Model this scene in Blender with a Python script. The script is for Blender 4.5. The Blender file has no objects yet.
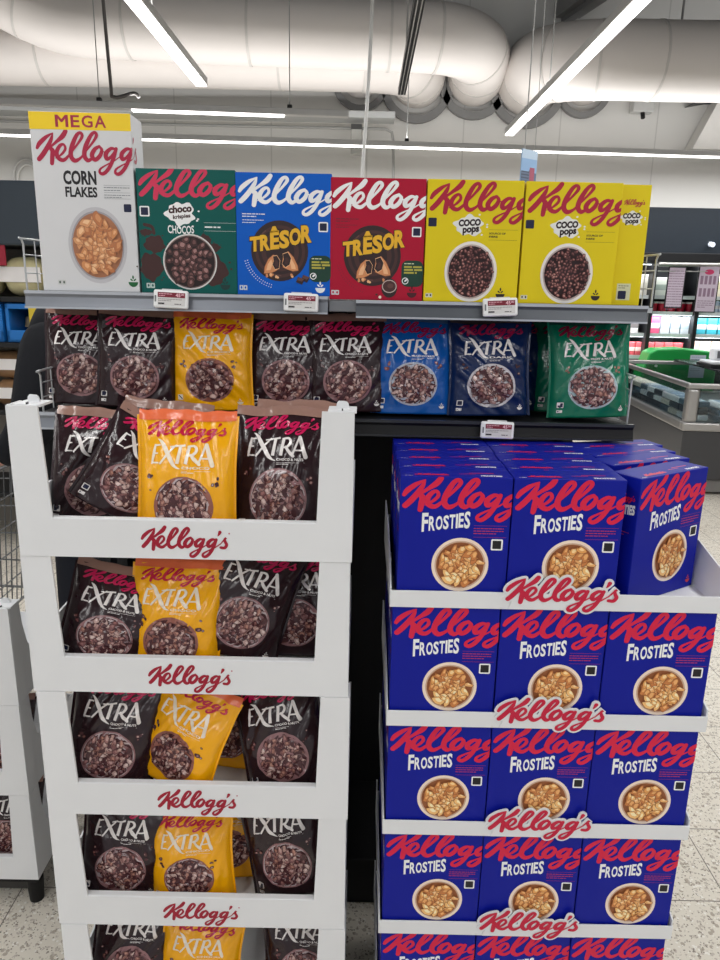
import bpy, bmesh, math, random
from math import sin, cos, pi, radians as R
from mathutils import Vector, Matrix, noise

S = bpy.context.scene
COL = S.collection

# ------------------------------------------------------------------ camera
F_PX = 721.0
PITCH, ROLL = R(14.8), R(1.2)
fw = Vector((0, cos(PITCH), -sin(PITCH)))
u0 = Vector((0, sin(PITCH), cos(PITCH)))
r0 = Vector((1, 0, 0))
up = cos(ROLL) * u0 - sin(ROLL) * r0
rt = cos(ROLL) * r0 + sin(ROLL) * u0
cam = bpy.data.cameras.new('camera')
cam.sensor_fit = 'VERTICAL'
cam.sensor_height = 36.0
cam.lens = F_PX * 36.0 / 960.0
cam.clip_start = 0.05
cam.clip_end = 60
co = bpy.data.objects.new('camera', cam)
COL.objects.link(co)
m = Matrix((rt, up, -fw)).transposed().to_4x4()
m.translation = Vector((0, 0, 1.6))
co.matrix_world = m
S.camera = co

# ------------------------------------------------------------------ world / exposure
W = bpy.data.worlds.new('world')
S.world = W
W.use_nodes = True
bg = W.node_tree.nodes['Background']
bg.inputs[0].default_value = (0.94, 0.97, 1.0, 1)
bg.inputs[1].default_value = 0.95
S.view_settings.view_transform = 'Standard'
S.view_settings.look = 'None'
S.view_settings.gamma = 1
S.view_settings.use_curve_mapping = False
S.view_settings.exposure = -0.95
LAMP_W_PER_M = 16.0          # watts per metre of the linear lamps
LAMP_EMIT = 9.0

# ------------------------------------------------------------------ materials
def lin(c):
    return tuple(((v / 255) / 12.92 if v / 255 <= 0.04045 else ((v / 255 + 0.055) / 1.055) ** 2.4) for v in c) + (1,)

MATS = {}
def mat(name, rgb, rough=0.5, spec=0.5, metal=0.0, vary=0.06, scale=14.0, bump=0.0, bscale=60.0, trans=0.0, alpha=1.0, coat=0.0):
    if name in MATS:
        return MATS[name]
    M = bpy.data.materials.new(name)
    M.use_nodes = True
    nt = M.node_tree
    b = nt.nodes['Principled BSDF']
    c = lin(rgb)
    b.inputs['Roughness'].default_value = rough
    b.inputs['Specular IOR Level'].default_value = spec
    b.inputs['Metallic'].default_value = metal
    b.inputs['Transmission Weight'].default_value = trans
    b.inputs['Alpha'].default_value = alpha
    b.inputs['Coat Weight'].default_value = coat
    tc = nt.nodes.new('ShaderNodeTexCoord')
    if vary:
        n = nt.nodes.new('ShaderNodeTexNoise')
        n.inputs['Scale'].default_value = scale
        n.inputs['Detail'].default_value = 2
        nt.links.new(tc.outputs['Object'], n.inputs['Vector'])
        mx = nt.nodes.new('ShaderNodeMix')
        mx.data_type = 'RGBA'
        mx.inputs[6].default_value = tuple(v * (1 - vary) for v in c[:3]) + (1,)
        mx.inputs[7].default_value = tuple(min(1, v * (1 + vary)) for v in c[:3]) + (1,)
        nt.links.new(n.outputs['Fac'], mx.inputs[0])
        nt.links.new(mx.outputs[2], b.inputs['Base Color'])
    else:
        b.inputs['Base Color'].default_value = c
    if bump:
        n2 = nt.nodes.new('ShaderNodeTexNoise')
        n2.inputs['Scale'].default_value = bscale
        n2.inputs['Detail'].default_value = 3
        nt.links.new(tc.outputs['Object'], n2.inputs['Vector'])
        bp = nt.nodes.new('ShaderNodeBump')
        bp.inputs['Strength'].default_value = bump
        bp.inputs['Distance'].default_value = 0.004
        nt.links.new(n2.outputs['Fac'], bp.inputs['Height'])
        nt.links.new(bp.outputs['Normal'], b.inputs['Normal'])
    MATS[name] = M
    return M

def emit(name, rgb, strength):
    M = bpy.data.materials.new(name)
    M.use_nodes = True
    nt = M.node_tree
    b = nt.nodes['Principled BSDF']
    b.inputs['Base Color'].default_value = lin(rgb)
    b.inputs['Emission Color'].default_value = lin(rgb)
    b.inputs['Emission Strength'].default_value = strength
    MATS[name] = M
    return M

def ink(rgb, rough=0.42):                 # printed colour on carton
    return mat('ink_%d_%d_%d' % tuple(rgb), rgb, rough, 0.4, vary=0.03)
def foil(rgb):                            # printed colour on plastic film
    return mat('film_%d_%d_%d' % tuple(rgb), rgb, 0.20, 0.5, vary=0.04, bump=0.34, bscale=42)

# ------------------------------------------------------------------ object helpers
def tag(o, label=None, cat=None, group=None, kind=None):
    if label: o['label'] = label
    if cat: o['category'] = cat
    if group: o['group'] = group
    if kind: o['kind'] = kind
    return o

def empty(name, loc=(0, 0, 0), rz=0.0, label=None, cat=None, group=None):
    o = bpy.data.objects.new(name, None)
    o.empty_display_size = 0.05
    COL.objects.link(o)
    o.location = loc
    o.rotation_euler = (0, 0, rz)
    return tag(o, label, cat, group)

def link_mesh(name, me, parent=None):
    o = bpy.data.objects.new(name, me)
    COL.objects.link(o)
    if parent: o.parent = parent
    return o

def copy_tree(o, parent=None):
    c = o.copy()
    COL.objects.link(c)
    if parent: c.parent = parent
    for ch in o.children:
        copy_tree(ch, c)
    return c

class MB:
    """collects shapes and links them as ONE mesh object"""
    def __init__(s):
        s.v, s.f, s.mi, s.sm = [], [], [], []
    def add(s, v, f, mi=0, smooth=False):
        n = len(s.v)
        s.v += [tuple(p) for p in v]
        for q in f:
            s.f.append([i + n for i in q]); s.mi.append(mi); s.sm.append(smooth)
    def box(s, a, b, mi=0, bev=0.0, M=None, seg=2):
        bm = bmesh.new()
        bmesh.ops.create_cube(bm, size=1)
        for v in bm.verts:
            v.co = Vector([(a[i] + b[i]) / 2 + v.co[i] * (b[i] - a[i]) for i in range(3)])
        if bev:
            bmesh.ops.bevel(bm, geom=bm.edges[:], offset=bev, segments=seg, affect='EDGES', profile=0.5)
        if M: bmesh.ops.transform(bm, matrix=M, verts=bm.verts[:])
        bm.verts.index_update()
        s.add([v.co for v in bm.verts], [[v.index for v in f.verts] for f in bm.faces], mi, False)
        bm.free()
    def prism(s, pts, axis, a, b, mi=0):
        """extrude 2-D polygon pts along axis from a to b"""
        def P(p, t):
            if axis == 'y': return (p[0], t, p[1])
            if axis == 'x': return (t, p[0], p[1])
            return (p[0], p[1], t)
        n = len(pts)
        v = [P(p, a) for p in pts] + [P(p, b) for p in pts]
        f = [list(range(n)), list(range(2 * n - 1, n - 1, -1))] + [[i, i + n, (i + 1) % n + n, (i + 1) % n] for i in range(n)]
        s.add(v, f, mi)
    def tube(s, pts, r, n=8, mi=0, caps=True, closed=False):
        pts = [Vector(p) for p in pts]
        rs = r if isinstance(r, (list, tuple)) else [r] * len(pts)
        rings = []
        ref = None
        N = len(pts)
        for i, p in enumerate(pts):
            if closed: t = (pts[(i + 1) % N] - pts[i - 1]).normalized()
            else: t = (pts[min(i + 1, N - 1)] - pts[max(i - 1, 0)]).normalized()
            if ref is None:
                ref = Vector((0, 0, 1)) if abs(t.z) < 0.9 else Vector((1, 0, 0))
            a = (ref - t * ref.dot(t)).normalized()
            ref = a
            b = t.cross(a)
            rings.append([p + (a * cos(2 * pi * k / n) + b * sin(2 * pi * k / n)) * rs[i] for k in range(n)])
        v = [q for rr in rings for q in rr]
        f = []
        for i in range(N if closed else N - 1):
            j = (i + 1) % N
            for k in range(n):
                f.append([i * n + k, i * n + (k + 1) % n, j * n + (k + 1) % n, j * n + k])
        s.add(v, f, mi, True)
        if caps and not closed:
            s.add(rings[0], [list(range(n))[::-1]], mi)
            s.add(rings[-1], [list(range(n))], mi)
    def build(s, name, mats, parent=None):
        me = bpy.data.meshes.new(name)
        me.from_pydata(s.v, [], s.f)
        for M in (mats if isinstance(mats, (list, tuple)) else [mats]):
            me.materials.append(M)
        me.polygons.foreach_set('material_index', s.mi)
        me.polygons.foreach_set('use_smooth', s.sm)
        me.update()
        return link_mesh(name, me, parent)

def struct(name, mb, mats):
    o = mb.build(name, mats)
    o['kind'] = 'structure'
    return o

# ------------------------------------------------------------------ printing engine
def catmull(P, step=6):
    """P: list of (x, y, w); returns sampled list"""
    out = []
    n = len(P)
    for i in range(n - 1):
        p0, p1, p2, p3 = P[max(i - 1, 0)], P[i], P[i + 1], P[min(i + 2, n - 1)]
        for k in range(step):
            t = k / step
            out.append(tuple(0.5 * ((2 * p1[j]) + (-p0[j] + p2[j]) * t + (2 * p0[j] - 5 * p1[j] + 4 * p2[j] - p3[j]) * t * t
                                    + (-p0[j] + 3 * p1[j] - 3 * p2[j] + p3[j]) * t ** 3) for j in range(3)))
    out.append(tuple(P[-1]))
    return out

_TT = {}
def text_tris(s, bold=0.0):
    key = (s, bold)
    if key in _TT: return _TT[key]
    cu = bpy.data.curves.new('glyphs', 'FONT')
    cu.body = s; cu.size = 1; cu.offset = bold; cu.resolution_u = 3
    ob = bpy.data.objects.new('glyphs', cu)
    COL.objects.link(ob)
    dg = bpy.context.evaluated_depsgraph_get()
    me = bpy.data.meshes.new_from_object(ob.evaluated_get(dg))
    me.calc_loop_triangles()
    vs = [v.co.copy() for v in me.vertices]
    tr = [[(vs[i].x, vs[i].y) for i in t.vertices] for t in me.loop_triangles]
    xs = [p[0] for t in tr for p in t]; ys = [p[1] for t in tr for p in t]
    x0, x1, y0, y1 = min(xs), max(xs), min(ys), max(ys)
    tr = [[((p[0] - x0) / (x1 - x0), (p[1] - y0) / (y1 - y0)) for p in t] for t in tr]
    bpy.data.objects.remove(ob); bpy.data.curves.remove(cu); bpy.data.meshes.remove(me)
    _TT[key] = tr
    return tr

def ellipse(cx, cy, rx, ry, n=28, rot=0.0):
    return [(cx + rx * cos(2 * pi * k / n) * cos(rot) - ry * sin(2 * pi * k / n) * sin(rot),
             cy + rx * cos(2 * pi * k / n) * sin(rot) + ry * sin(2 * pi * k / n) * cos(rot)) for k in range(n)]

class Print:
    """flat printed shapes in the metres of one face: x right, y up"""
    def __init__(s): s.P = []
    def poly(s, pts, layer, m): s.P.append((pts, layer, m))
    def rect(s, x0, y0, x1, y1, layer, m): s.poly([(x0, y0), (x1, y0), (x1, y1), (x0, y1)], layer, m)
    def rrect(s, x0, y0, x1, y1, r, layer, m):
        pts = []
        for cx, cy, a in ((x1 - r, y1 - r, 0), (x0 + r, y1 - r, pi / 2), (x0 + r, y0 + r, pi), (x1 - r, y0 + r, 1.5 * pi)):
            pts += [(cx + r * cos(a + k * pi / 8), cy + r * sin(a + k * pi / 8)) for k in range(5)]
        s.poly(pts, layer, m)
    def disc(s, cx, cy, rx, ry, layer, m, n=40):
        # polar grid so it can drape on a curved surface
        for ri in range(7):
            a, b = ri / 7, (ri + 1) / 7
            for k in range(n):
                t0, t1 = 2 * pi * k / n, 2 * pi * (k + 1) / n
                q = [(cx + rx * b * cos(t0), cy + ry * b * sin(t0)), (cx + rx * b * cos(t1), cy + ry * b * sin(t1)),
                     (cx + rx * a * cos(t1), cy + ry * a * sin(t1)), (cx + rx * a * cos(t0), cy + ry * a * sin(t0))]
                s.poly(q if ri else q[:3], layer, m)
    def stroke(s, pts, layer, m, step=6, T=None, wk=1.0, wadd=0.0, cap=True):
        """pts: (x, y, width) spline; T maps (x, y) -> face metres and wk scales widths"""
        c = catmull(pts, step) if step else [tuple(p) for p in pts]
        n = len(c)
        L = []; Rr = []
        for i in range(n):
            a, b = c[max(i - 1, 0)], c[min(i + 1, n - 1)]
            dx, dy = b[0] - a[0], b[1] - a[1]
            d = math.hypot(dx, dy) or 1
            h = (c[i][2] + wadd) / 2
            L.append((c[i][0] - dy / d * h, c[i][1] + dx / d * h)); Rr.append((c[i][0] + dy / d * h, c[i][1] - dx / d * h))
        T = T or (lambda x, y: (x, y))
        for i in range(n - 1):
            s.poly([T(*L[i]), T(*Rr[i]), T(*Rr[i + 1]), T(*L[i + 1])], layer + i / n * 1.2, m)
        if cap:
            for e in (0, n - 1):
                s.poly([T(c[e][0] + (c[e][2] + wadd) / 2 * cos(k * pi / 6), c[e][1] + (c[e][2] + wadd) / 2 * sin(k * pi / 6)) for k in range(12)], layer - .3 if e == 0 else layer + 1.35, m)
    def text(s, st, x, y, w, h, layer, m, bold=0.0, rise=0.0, skew=0.0, arc=0.0):
        for t in text_tris(st, bold):
            s.poly([(x + p[0] * w + skew * p[1] * h, y + p[1] * h + rise * p[0] * w + arc * 4 * p[0] * (1 - p[0])) for p in t], layer, m)
    def bars(s, x, y, w, n, gap, th, layer, m, seed=1):
        """lines of very small print"""
        rg = random.Random(seed)
        for k in range(n):
            xx = x; end = x + w * (1 if k < n - 1 else rg.uniform(0.45, 0.8))
            while xx < end - th:
                l = min(rg.uniform(2, 6) * th, end - xx)
                s.rect(xx, y - k * gap, xx + l, y - k * gap + th, layer, m)
                xx += l + th * 0.7

def clip_rect(pts, x0, y0, x1, y1):
    def cut(P, ins, inter):
        out = []
        for i in range(len(P)):
            a, b = P[i - 1], P[i]
            if ins(b):
                if not ins(a): out.append(inter(a, b))
                out.append(b)
            elif ins(a): out.append(inter(a, b))
        return out
    def ix(v): return lambda a, b: (v, a[1] + (b[1] - a[1]) * (v - a[0]) / (b[0] - a[0]))
    def iy(v): return lambda a, b: (a[0] + (b[0] - a[0]) * (v - a[1]) / (b[1] - a[1]), v)
    for ins, it in ((lambda p: p[0] >= x0, ix(x0)), (lambda p: p[0] <= x1, ix(x1)), (lambda p: p[1] >= y0, iy(y0)), (lambda p: p[1] <= y1, iy(y1))):
        if not pts: return pts
        pts = cut(pts, ins, it)
    return pts

LAY = 2.0e-5
def build_print(name, parent, faces, base=0.00025):
    """faces: list of (Print, map(x, y, off), clip or None)"""
    v, f, mi, mats = [], [], [], []
    for pr, mp, cl in faces:
        for pts, layer, M in pr.P:
            if cl:
                if any(p[0] < cl[0] or p[0] > cl[2] or p[1] < cl[1] or p[1] > cl[3] for p in pts):
                    pts = clip_rect(list(pts), *cl)
                    if len(pts) < 3: continue
            if M not in mats: mats.append(M)
            n = len(v)
            v += [tuple(mp(p[0], p[1], base + layer * LAY)) for p in pts]
            a = sum(pts[i - 1][0] * pts[i][1] - pts[i][0] * pts[i - 1][1] for i in range(len(pts)))
            idx = list(range(n, n + len(pts)))
            f.append(idx if a > 0 else idx[::-1]); mi.append(mats.index(M))
    me = bpy.data.meshes.new(name)
    me.from_pydata(v, [], f)
    for M in mats: me.materials.append(M)
    me.polygons.foreach_set('material_index', mi)
    me.update()
    return link_mesh(name, me, parent)

# script lettering, traced as brush strokes: x, y down, width
SCRIPT = [
    [(50, 196, 32), (70, 165, 42), (115, 126, 38), (150, 104, 26), (176, 90, 16)],
    [(176, 90, 16), (160, 135, 36), (128, 190, 44), (90, 240, 46), (58, 274, 44)],
    [(272, 76, 42), (246, 112, 46), (196, 152, 32), (138, 198, 24)],
    [(138, 190, 34), (164, 214, 46), (158, 258, 44), (152, 302, 40)],
    [(178, 268, 12), (226, 240, 26), (260, 200, 30), (250, 168, 28), (220, 180, 36), (194, 224, 42), (204, 264, 42), (246, 276, 36), (302, 224, 22)],
    [(302, 224, 22), (364, 152, 28), (393, 108, 34), (380, 85, 32), (350, 106, 38), (312, 180, 44), (298, 244, 44), (325, 279, 42), (370, 260, 28), (412, 214, 22)],
    [(412, 214, 22), (470, 148, 28), (500, 102, 34), (488, 80, 32), (456, 105, 38), (414, 180, 44), (400, 242, 44), (424, 276, 40), (456, 262, 28)],
    [(516, 176, 30), (480, 198, 40), (457, 240, 44), (478, 270, 40), (516, 242, 40), (533, 200, 34), (514, 176, 28)],
    [(528, 206, 14), (556, 214, 18), (590, 196, 16)],
    [(634, 194, 28), (602, 190, 34), (564, 224, 42), (566, 261, 40), (598, 248, 30), (636, 200, 26)],
    [(642, 190, 34), (616, 260, 38), (578, 328, 38), (536, 366, 36), (509, 360, 32), (514, 334, 26), (562, 304, 20), (626, 272, 18), (684, 232, 16)],
    [(752, 194, 28), (720, 190, 34), (682, 224, 42), (684, 261, 40), (716, 248, 30), (754, 200, 26)],
    [(760, 190, 34), (734, 260, 38), (696, 328, 38), (654, 366, 36), (627, 360, 32), (632, 334, 26), (680, 304, 20), (744, 272, 18), (800, 232, 16)],
    [(798, 236, 16), (836, 190, 22), (856, 172, 26), (842, 184, 28), (846, 212, 34), (858, 242, 36), (838, 272, 36), (802, 270, 34)],
    [(798, 114, 38), (790, 132, 30), (778, 152, 16)],
]
def script(pr, x, ytop, k, layer, m, wadd=-6.0, stretch=1.0, step=6, vk=1.0):
    """k: metres per unit; x, ytop = where unit (25, 62) lands"""
    for si, st in enumerate(SCRIPT):
        pr.stroke(st, layer + 2.0 * si, m, step, T=lambda a, b: (x + (a - 25) * k * stretch, ytop - (b - 62) * k * vk), wadd=wadd)

XTRA = [  # the word on the pouches
    ([(42, 138, 14), (31, 200, 22), (20, 266, 16)], 4), ([(40, 141, 13), (80, 137, 11)], 0), ([(32, 199, 12), (64, 195, 9)], 0), ([(18, 263, 12), (72, 262, 10)], 0),
    ([(60, 96, 5), (92, 122, 24), (130, 190, 31), (172, 262, 28), (204, 292, 14), (232, 302, 2)], 5), ([(192, 140, 12), (140, 192, 14), (84, 266, 15)], 4),
    ([(152, 150, 9), (262, 137, 15)], 0), ([(226, 146, 22), (208, 266, 25)], 0),
    ([(291, 138, 22), (270, 266, 25)], 0), ([(283, 143, 12), (326, 140, 17), (342, 168, 22), (320, 200, 18), (286, 207, 11)], 5), ([(306, 203, 18), (334, 238, 25), (368, 268, 22)], 4),
    ([(408, 130, 14), (384, 200, 16), (358, 268, 15)], 3), ([(412, 128, 26), (436, 200, 29), (462, 274, 30)], 3), ([(378, 226, 11), (442, 226, 11)], 0)]
def extra_word(pr, x, y, k, layer, m):
    for si, (st, step) in enumerate(XTRA):
        if step == 0:      # straight strokes, split so they can drape
            st = [tuple(st[0][j] + (st[1][j] - st[0][j]) * t / 4 for j in range(3)) for t in range(5)]
        pr.stroke(st, layer + 2.0 * si, m, step, T=lambda a, b: (x + (a - 18) * k, y + (266 - b) * k), cap=step != 0)

def blob(rg, cx, cy, r, asp=0.7, n=9, jag=0.25):
    a0 = rg.uniform(0, pi)
    out = []
    for k in range(n):
        t = 2 * pi * k / n
        q = r * rg.uniform(1 - jag, 1 + jag * 0.4)
        px, py = q * cos(t), q * asp * sin(t)
        out.append((cx + px * cos(a0) - py * sin(a0), cy + px * sin(a0) + py * cos(a0)))
    return out
def scaled(P, k, dx=0, dy=0):
    cx = sum(p[0] for p in P) / len(P); cy = sum(p[1] for p in P) / len(P)
    return [(cx + (p[0] - cx) * k + dx, cy + (p[1] - cy) * k + dy) for p in P]

def bowl_picture(pr, cx, cy, rx, ry, rim, inner, dark, tones, lights, n, size, seed, layer0=0, rimw=0.11, asp=0.7, shade=None, jag=0.25):
    """a printed picture of a bowl seen from above, full of cereal"""
    rg = random.Random(seed)
    pr.disc(cx, cy, rx, ry, layer0, rim)
    pr.disc(cx, cy, rx * (1 - rimw), ry * (1 - rimw), layer0 + 2, inner)
    k1 = 1 - rimw * 1.25
    pr.disc(cx, cy, rx * k1 * 0.97, ry * k1 * 0.97, layer0 + 4, dark)
    L = layer0 + 6
    for i in range(n):
        a = i * 2.39996 + rg.uniform(-.2, .2)
        q = math.sqrt((i + 0.5) / n) * (k1 - size / rx * 0.75)
        bx, by = cx + rx * q * cos(a), cy + ry * q * sin(a)
        P = blob(rg, bx, by, size * rg.uniform(0.8, 1.2), asp, jag=jag)
        j = rg.randrange(len(tones))
        pr.poly(scaled(P, 1.14), L, dark)
        pr.poly(P, L + 1, tones[j])
        pr.poly(scaled(P, rg.uniform(.4, .62), size * .08, size * .14), L + 2, lights[j])
        L += 3
    return L

# ------------------------------------------------------------------ colours
WHITE = (236, 236, 236)
RED = (214, 22, 66)
i_white = ink((240, 240, 240)); i_black = ink((22, 20, 24)); i_red = ink(RED)
i_crim = ink((170, 14, 52)); i_navy = ink((16, 22, 58)); i_cream = ink((244, 224, 206)); i_rim2 = ink((206, 170, 144))

# ------------------------------------------------------------------ cartons
def carton_mesh(name, w, d, h, parent, m_face, m_edge=None):
    b = MB()
    b.box((-w / 2, -d / 2, 0), (w / 2, d / 2, h), 0, 0.0012)
    # the tuck flap of the lid and the glued side seam stand proud by a hair
    b.box((-w / 2 + 0.004, -d / 2 + 0.006, h - 0.0006), (w / 2 - 0.004, d / 2 - 0.004, h + 0.0002), 0)
    b.box((w / 2 - 0.0005, d / 2 - 0.014, 0.004), (w / 2 + 0.0002, d / 2 - 0.001, h - 0.004), 0)
    return b.build('carton', [m_face], parent)

def faces_of(w, d, h):
    return (lambda x, y, o: (x - w / 2, -d / 2 - o, y),                # front
            lambda x, y, o: (-w / 2 - o, d / 2 - x, y),                # left side
            lambda x, y, o: (w / 2 + o, -d / 2 + x, y),                # right side
            lambda x, y, o: (x - w / 2, -d / 2 + y, h + 0.0002 + o))   # lid

def badge(pr, x, y, s, frame, dark):       # framed dark square; its code is left blank
    pr.rrect(x, y, x + s, y + s, s * 0.12, 0, frame)
    pr.rrect(x + s * .13, y + s * .13, x + s * .87, y + s * .87, s * 0.06, 1, dark)
def two_icons(pr, x, y, s, m, m2):         # two small recycling-style squares
    for k in range(2):
        pr.rrect(x + k * s * 1.05, y, x + k * s * 1.05 + s, y + s * 1.2, s * .15, 0, m)
        pr.poly(ellipse(x + k * s * 1.05 + s / 2, y + s * .62, s * .25, s * .34, 10), 1, m2)
def leaf_icon(pr, x, y, s, m):             # bowl with a sprig above
    pr.poly([(x - s / 2, y + s * .5)] + [(x + s / 2 * cos(a), y + s * .5 + s * .5 * sin(a)) for a in [pi + k * pi / 10 for k in range(1, 10)]] + [(x + s / 2, y + s * .5)], 0, m)
    pr.poly(ellipse(x, y + s * .98, s * .09, s * .2, 10), 0, m)
    pr.poly(ellipse(x - s * .17, y + s * .72, s * .08, s * .17, 10, 0.9), 0, m)
    pr.poly(ellipse(x + s * .17, y + s * .72, s * .08, s * .17, 10, -0.9), 0, m)

FLK = [ink((232, 164, 92)), ink((246, 194, 124)), ink((204, 128, 70)), ink((238, 178, 112))]
FLKL = [ink((254, 216, 156)), ink((255, 236, 190)), ink((238, 178, 112)), ink((252, 216, 166))]
FLKD = ink((150, 88, 50))

def splat(pr, cx, cy, rx, ry, m, seed, layer=0, n=44, amp=.16):
    rg = random.Random(seed)
    ph = [rg.uniform(0, 6.28) for _ in range(3)]
    P = []
    for k in range(n):
        t = 2 * pi * k / n
        q = 1 + amp * (sin(5 * t + ph[0]) * .6 + sin(9 * t + ph[1]) * .5 + sin(3 * t + ph[2]) * .4)
        P.append((cx + rx * q * cos(t), cy + ry * q * sin(t)))
    for k in range(n):
        pr.poly([(cx, cy), P[k - 1], P[k]], layer, m)
    for k in range(4):
        t = rg.uniform(0, 6.28)
        pr.poly(ellipse(cx + rx * 1.3 * cos(t), cy + ry * 1.3 * sin(t), rx * .08, rx * .06, 10), layer, m)

def extras(root, fr, T, XB, XL, XR):
    build_print('small_print', root, [(T, fr, None)])
    build_print('code_badge', root, [(XB, fr, None)])
    build_print('fibre_icon', root, [(XL, fr, None)])
    build_print('recycling_marks', root, [(XR, fr, None)])

# ---- the blue flakes carton
FW, FD, FH = 0.188, 0.0625, 0.2305
def make_blue_carton():
    blue = mat('carton_blue', (9, 24, 146), 0.45, 0.2, vary=0.04)
    root = empty('cereal_box')
    carton_mesh('carton', FW, FD, FH, root, blue)
    fr, ls, rs, tp = faces_of(FW, FD, FH)
    k = FW / 690
    A = Print(); script(A, 0, FH + .001, k, 0, i_red, vk=.90)
    B = Print(); script(B, 0.010, FH - 0.03, FD * .72 / 850, 0, i_red, step=3)
    Tp = Print(); Tp.poly([(0.024, 0.010), (0.082, 0.010), (0.082, 0.0145), (0.024, 0.0145)], 0, i_red)
    Tp.text('Kellogg\'s', 0.030, 0.009, 0.05, 0.012, 1, i_red, 0.05)
    Tp.rect(0.10, 0.020, 0.128, 0.0218, 0, i_red); Tp.rect(0.118, 0.026, 0.16, 0.0285, 0, i_red)
    build_print('script_lettering', root, [(A, fr, (0, 0, FW, FH))])
    build_print('left_side_script', root, [(B, ls, (0, 0, FD, FH))]); build_print('right_side_script', root, [(B, rs, (0, 0, FD, FH))]); build_print('lid_script', root, [(Tp, tp, None)])
    C_ = Print()
    # big first letter, then the letters of varying height stepping upward
    x = 0.0385
    for ch, wd, top, bot in (('F', .0135, .0600, .0935), ('R', .0135, .0655, .0915), ('O', .0145, .0650, .0900), ('S', .0120, .0635, .0885),
                             ('T', .0125, .0620, .0870), ('I', .0052, .0605, .0860), ('E', .0110, .0590, .0850), ('S', .0128, .0560, .0865)):
        C_.text(ch, x, FH - bot - .0035, wd * .87 - .0011, bot - top, 0, i_white, 0.03, rise=0.06)
        x += wd * .87
    D = Print(); D.text('FROSTIES', 0.006, FH - 0.072, FD - 0.012, 0.018, 0, i_white, 0.05, rise=0.12)
    E_ = Print(); E_.text('FROSTIES', 0.135, 0.006, 0.036, 0.007, 0, i_white, 0.06)
    build_print('product_lettering', root, [(C_, fr, None)])
    build_print('left_side_lettering', root, [(D, ls, None)]); build_print('right_side_lettering', root, [(D, rs, None)]); build_print('lid_lettering', root, [(E_, tp, None)])
    P = Print()
    bowl_picture(P, 0.107, FH - 0.1555, 0.049, 0.049, i_cream, i_rim2, FLKD, FLK, FLKL, 46, 0.0104, 7, asp=0.55, jag=.5)
    build_print('bowl_picture', root, [(P, fr, None)])
    Q = Print(); badge(Q, 0.158, FH - 0.128, 0.020, i_white, i_black)
    build_print('code_badge', root, [(Q, fr, None)])
    T = Print(); red2 = ink((186, 50, 70))
    T.rect(0.127, FH - 0.0845, 0.183, FH - 0.0841, 0, red2); T.rect(0.127, FH - 0.1050, 0.183, FH - 0.1046, 0, red2)
    T.bars(0.127, FH - 0.090, 0.051, 3, 0.0045, 0.0014, 0, red2, 3)
    LI = Print(); leaf_icon(LI, 0.172, 0.010, 0.013, ink((200, 60, 60))); build_print('fibre_icon', root, [(LI, fr, None)])
    T2 = Print(); T2.bars(0.008, 0.0045, 0.024, 1, 0.004, 0.0015, 0, i_white, 4)
    T3 = Print(); T3.bars(0.014, FH - .10, 0.036, 2, 0.005, 0.0014, 0, red2, 5)
    build_print('small_print', root, [(T, fr, None)]); build_print('lid_print', root, [(T2, tp, None)]); build_print('side_print', root, [(T3, ls, None)])
    return root

# ---- the assorted cartons on the top shelf
def make_white_carton(w, d, h):
    root = empty('cereal_box')
    carton_mesh('carton', w, d, h, root, mat('carton_white', (212, 212, 214), 0.45, 0.25, vary=0.02))
    fr, ls, rs, tp = faces_of(w, d, h)
    Y = Print(); yl = ink((240, 204, 20)); Y.rect(0, h - 0.031, w, h - 0.0008, 0, yl)
    for ch, xx, ww in (('M', .049, .0245), ('E', .078, .0165), ('G', .0985, .0205), ('A', .1225, .0215)): 
        for dx in ((0, .0010, .0020) if ch == 'M' else (0,)): Y.text(ch, xx + dx, h - .0265, ww - (.002 if ch == 'M' else 0), .021, 2 + dx * 800, ink((160, 24, 60)), 0.0 if ch == 'M' else 0.02)
    build_print('size_band', root, [(Y, fr, None)])
    cr = ink((168, 16, 58)); k = w / 770
    A = Print(); script(A, 0.005, h - 0.030, k * 1.02, 0, cr, wadd=-10)
    A2 = Print(); script(A2, 0.005 - w, h - 0.030, k * 1.02, 0, cr, wadd=-10)
    build_print('script_lettering', root, [(A, fr, (0, 0, w, h - 0.0312)), (A2, rs, (0, 0, d, h - 0.031))])
    B = Print(); B.text('CORN', 0.056, h - 0.1275, 0.063, 0.0255, 0, i_black, 0.04); B.text('FLAKES', 0.058, h - 0.1500, 0.061, 0.0190, 0, i_black, 0.035)
    build_print('product_lettering', root, [(B, fr, None)])
    P = Print(); cf = [ink((206, 138, 88)), ink((188, 118, 74)), ink((214, 152, 104))]; cl = [ink((228, 172, 122)), ink((210, 146, 98)), ink((236, 190, 144))]
    bowl_picture(P, 0.113, 0.087, 0.057, 0.071, ink((190, 188, 192)), ink((158, 154, 158)), ink((168, 112, 80)), cf, cl, 56, 0.0122, 11, rimw=.10, asp=.55, jag=.5)
    build_print('bowl_picture', root, [(P, fr, None)])
    T = Print(); g = ink((120, 124, 128)); gr = ink((20, 96, 50))
    for yy in (0.1275, 0.1405, 0.1515): T.rect(0.132, h - yy, 0.182, h - yy + 0.0005, 0, g)
    T.bars(0.132, h - 0.132, 0.05, 2, 0.005, 0.0014, 0, g, 8); T.bars(0.132, h - 0.1455, 0.05, 2, 0.004, 0.0013, 0, g, 9)
    XB = Print(); badge(XB, 0.168, h - 0.175, 0.0145, i_navy, i_navy)
    XL = Print(); leaf_icon(XL, 0.178, 0.010, 0.019, gr); XR = Print(); two_icons(XR, 0.030, 0.012, 0.0075, ink((196, 198, 196)), ink((70, 84, 76)))
    extras(root, fr, T, XB, XL, XR)
    return root

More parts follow.
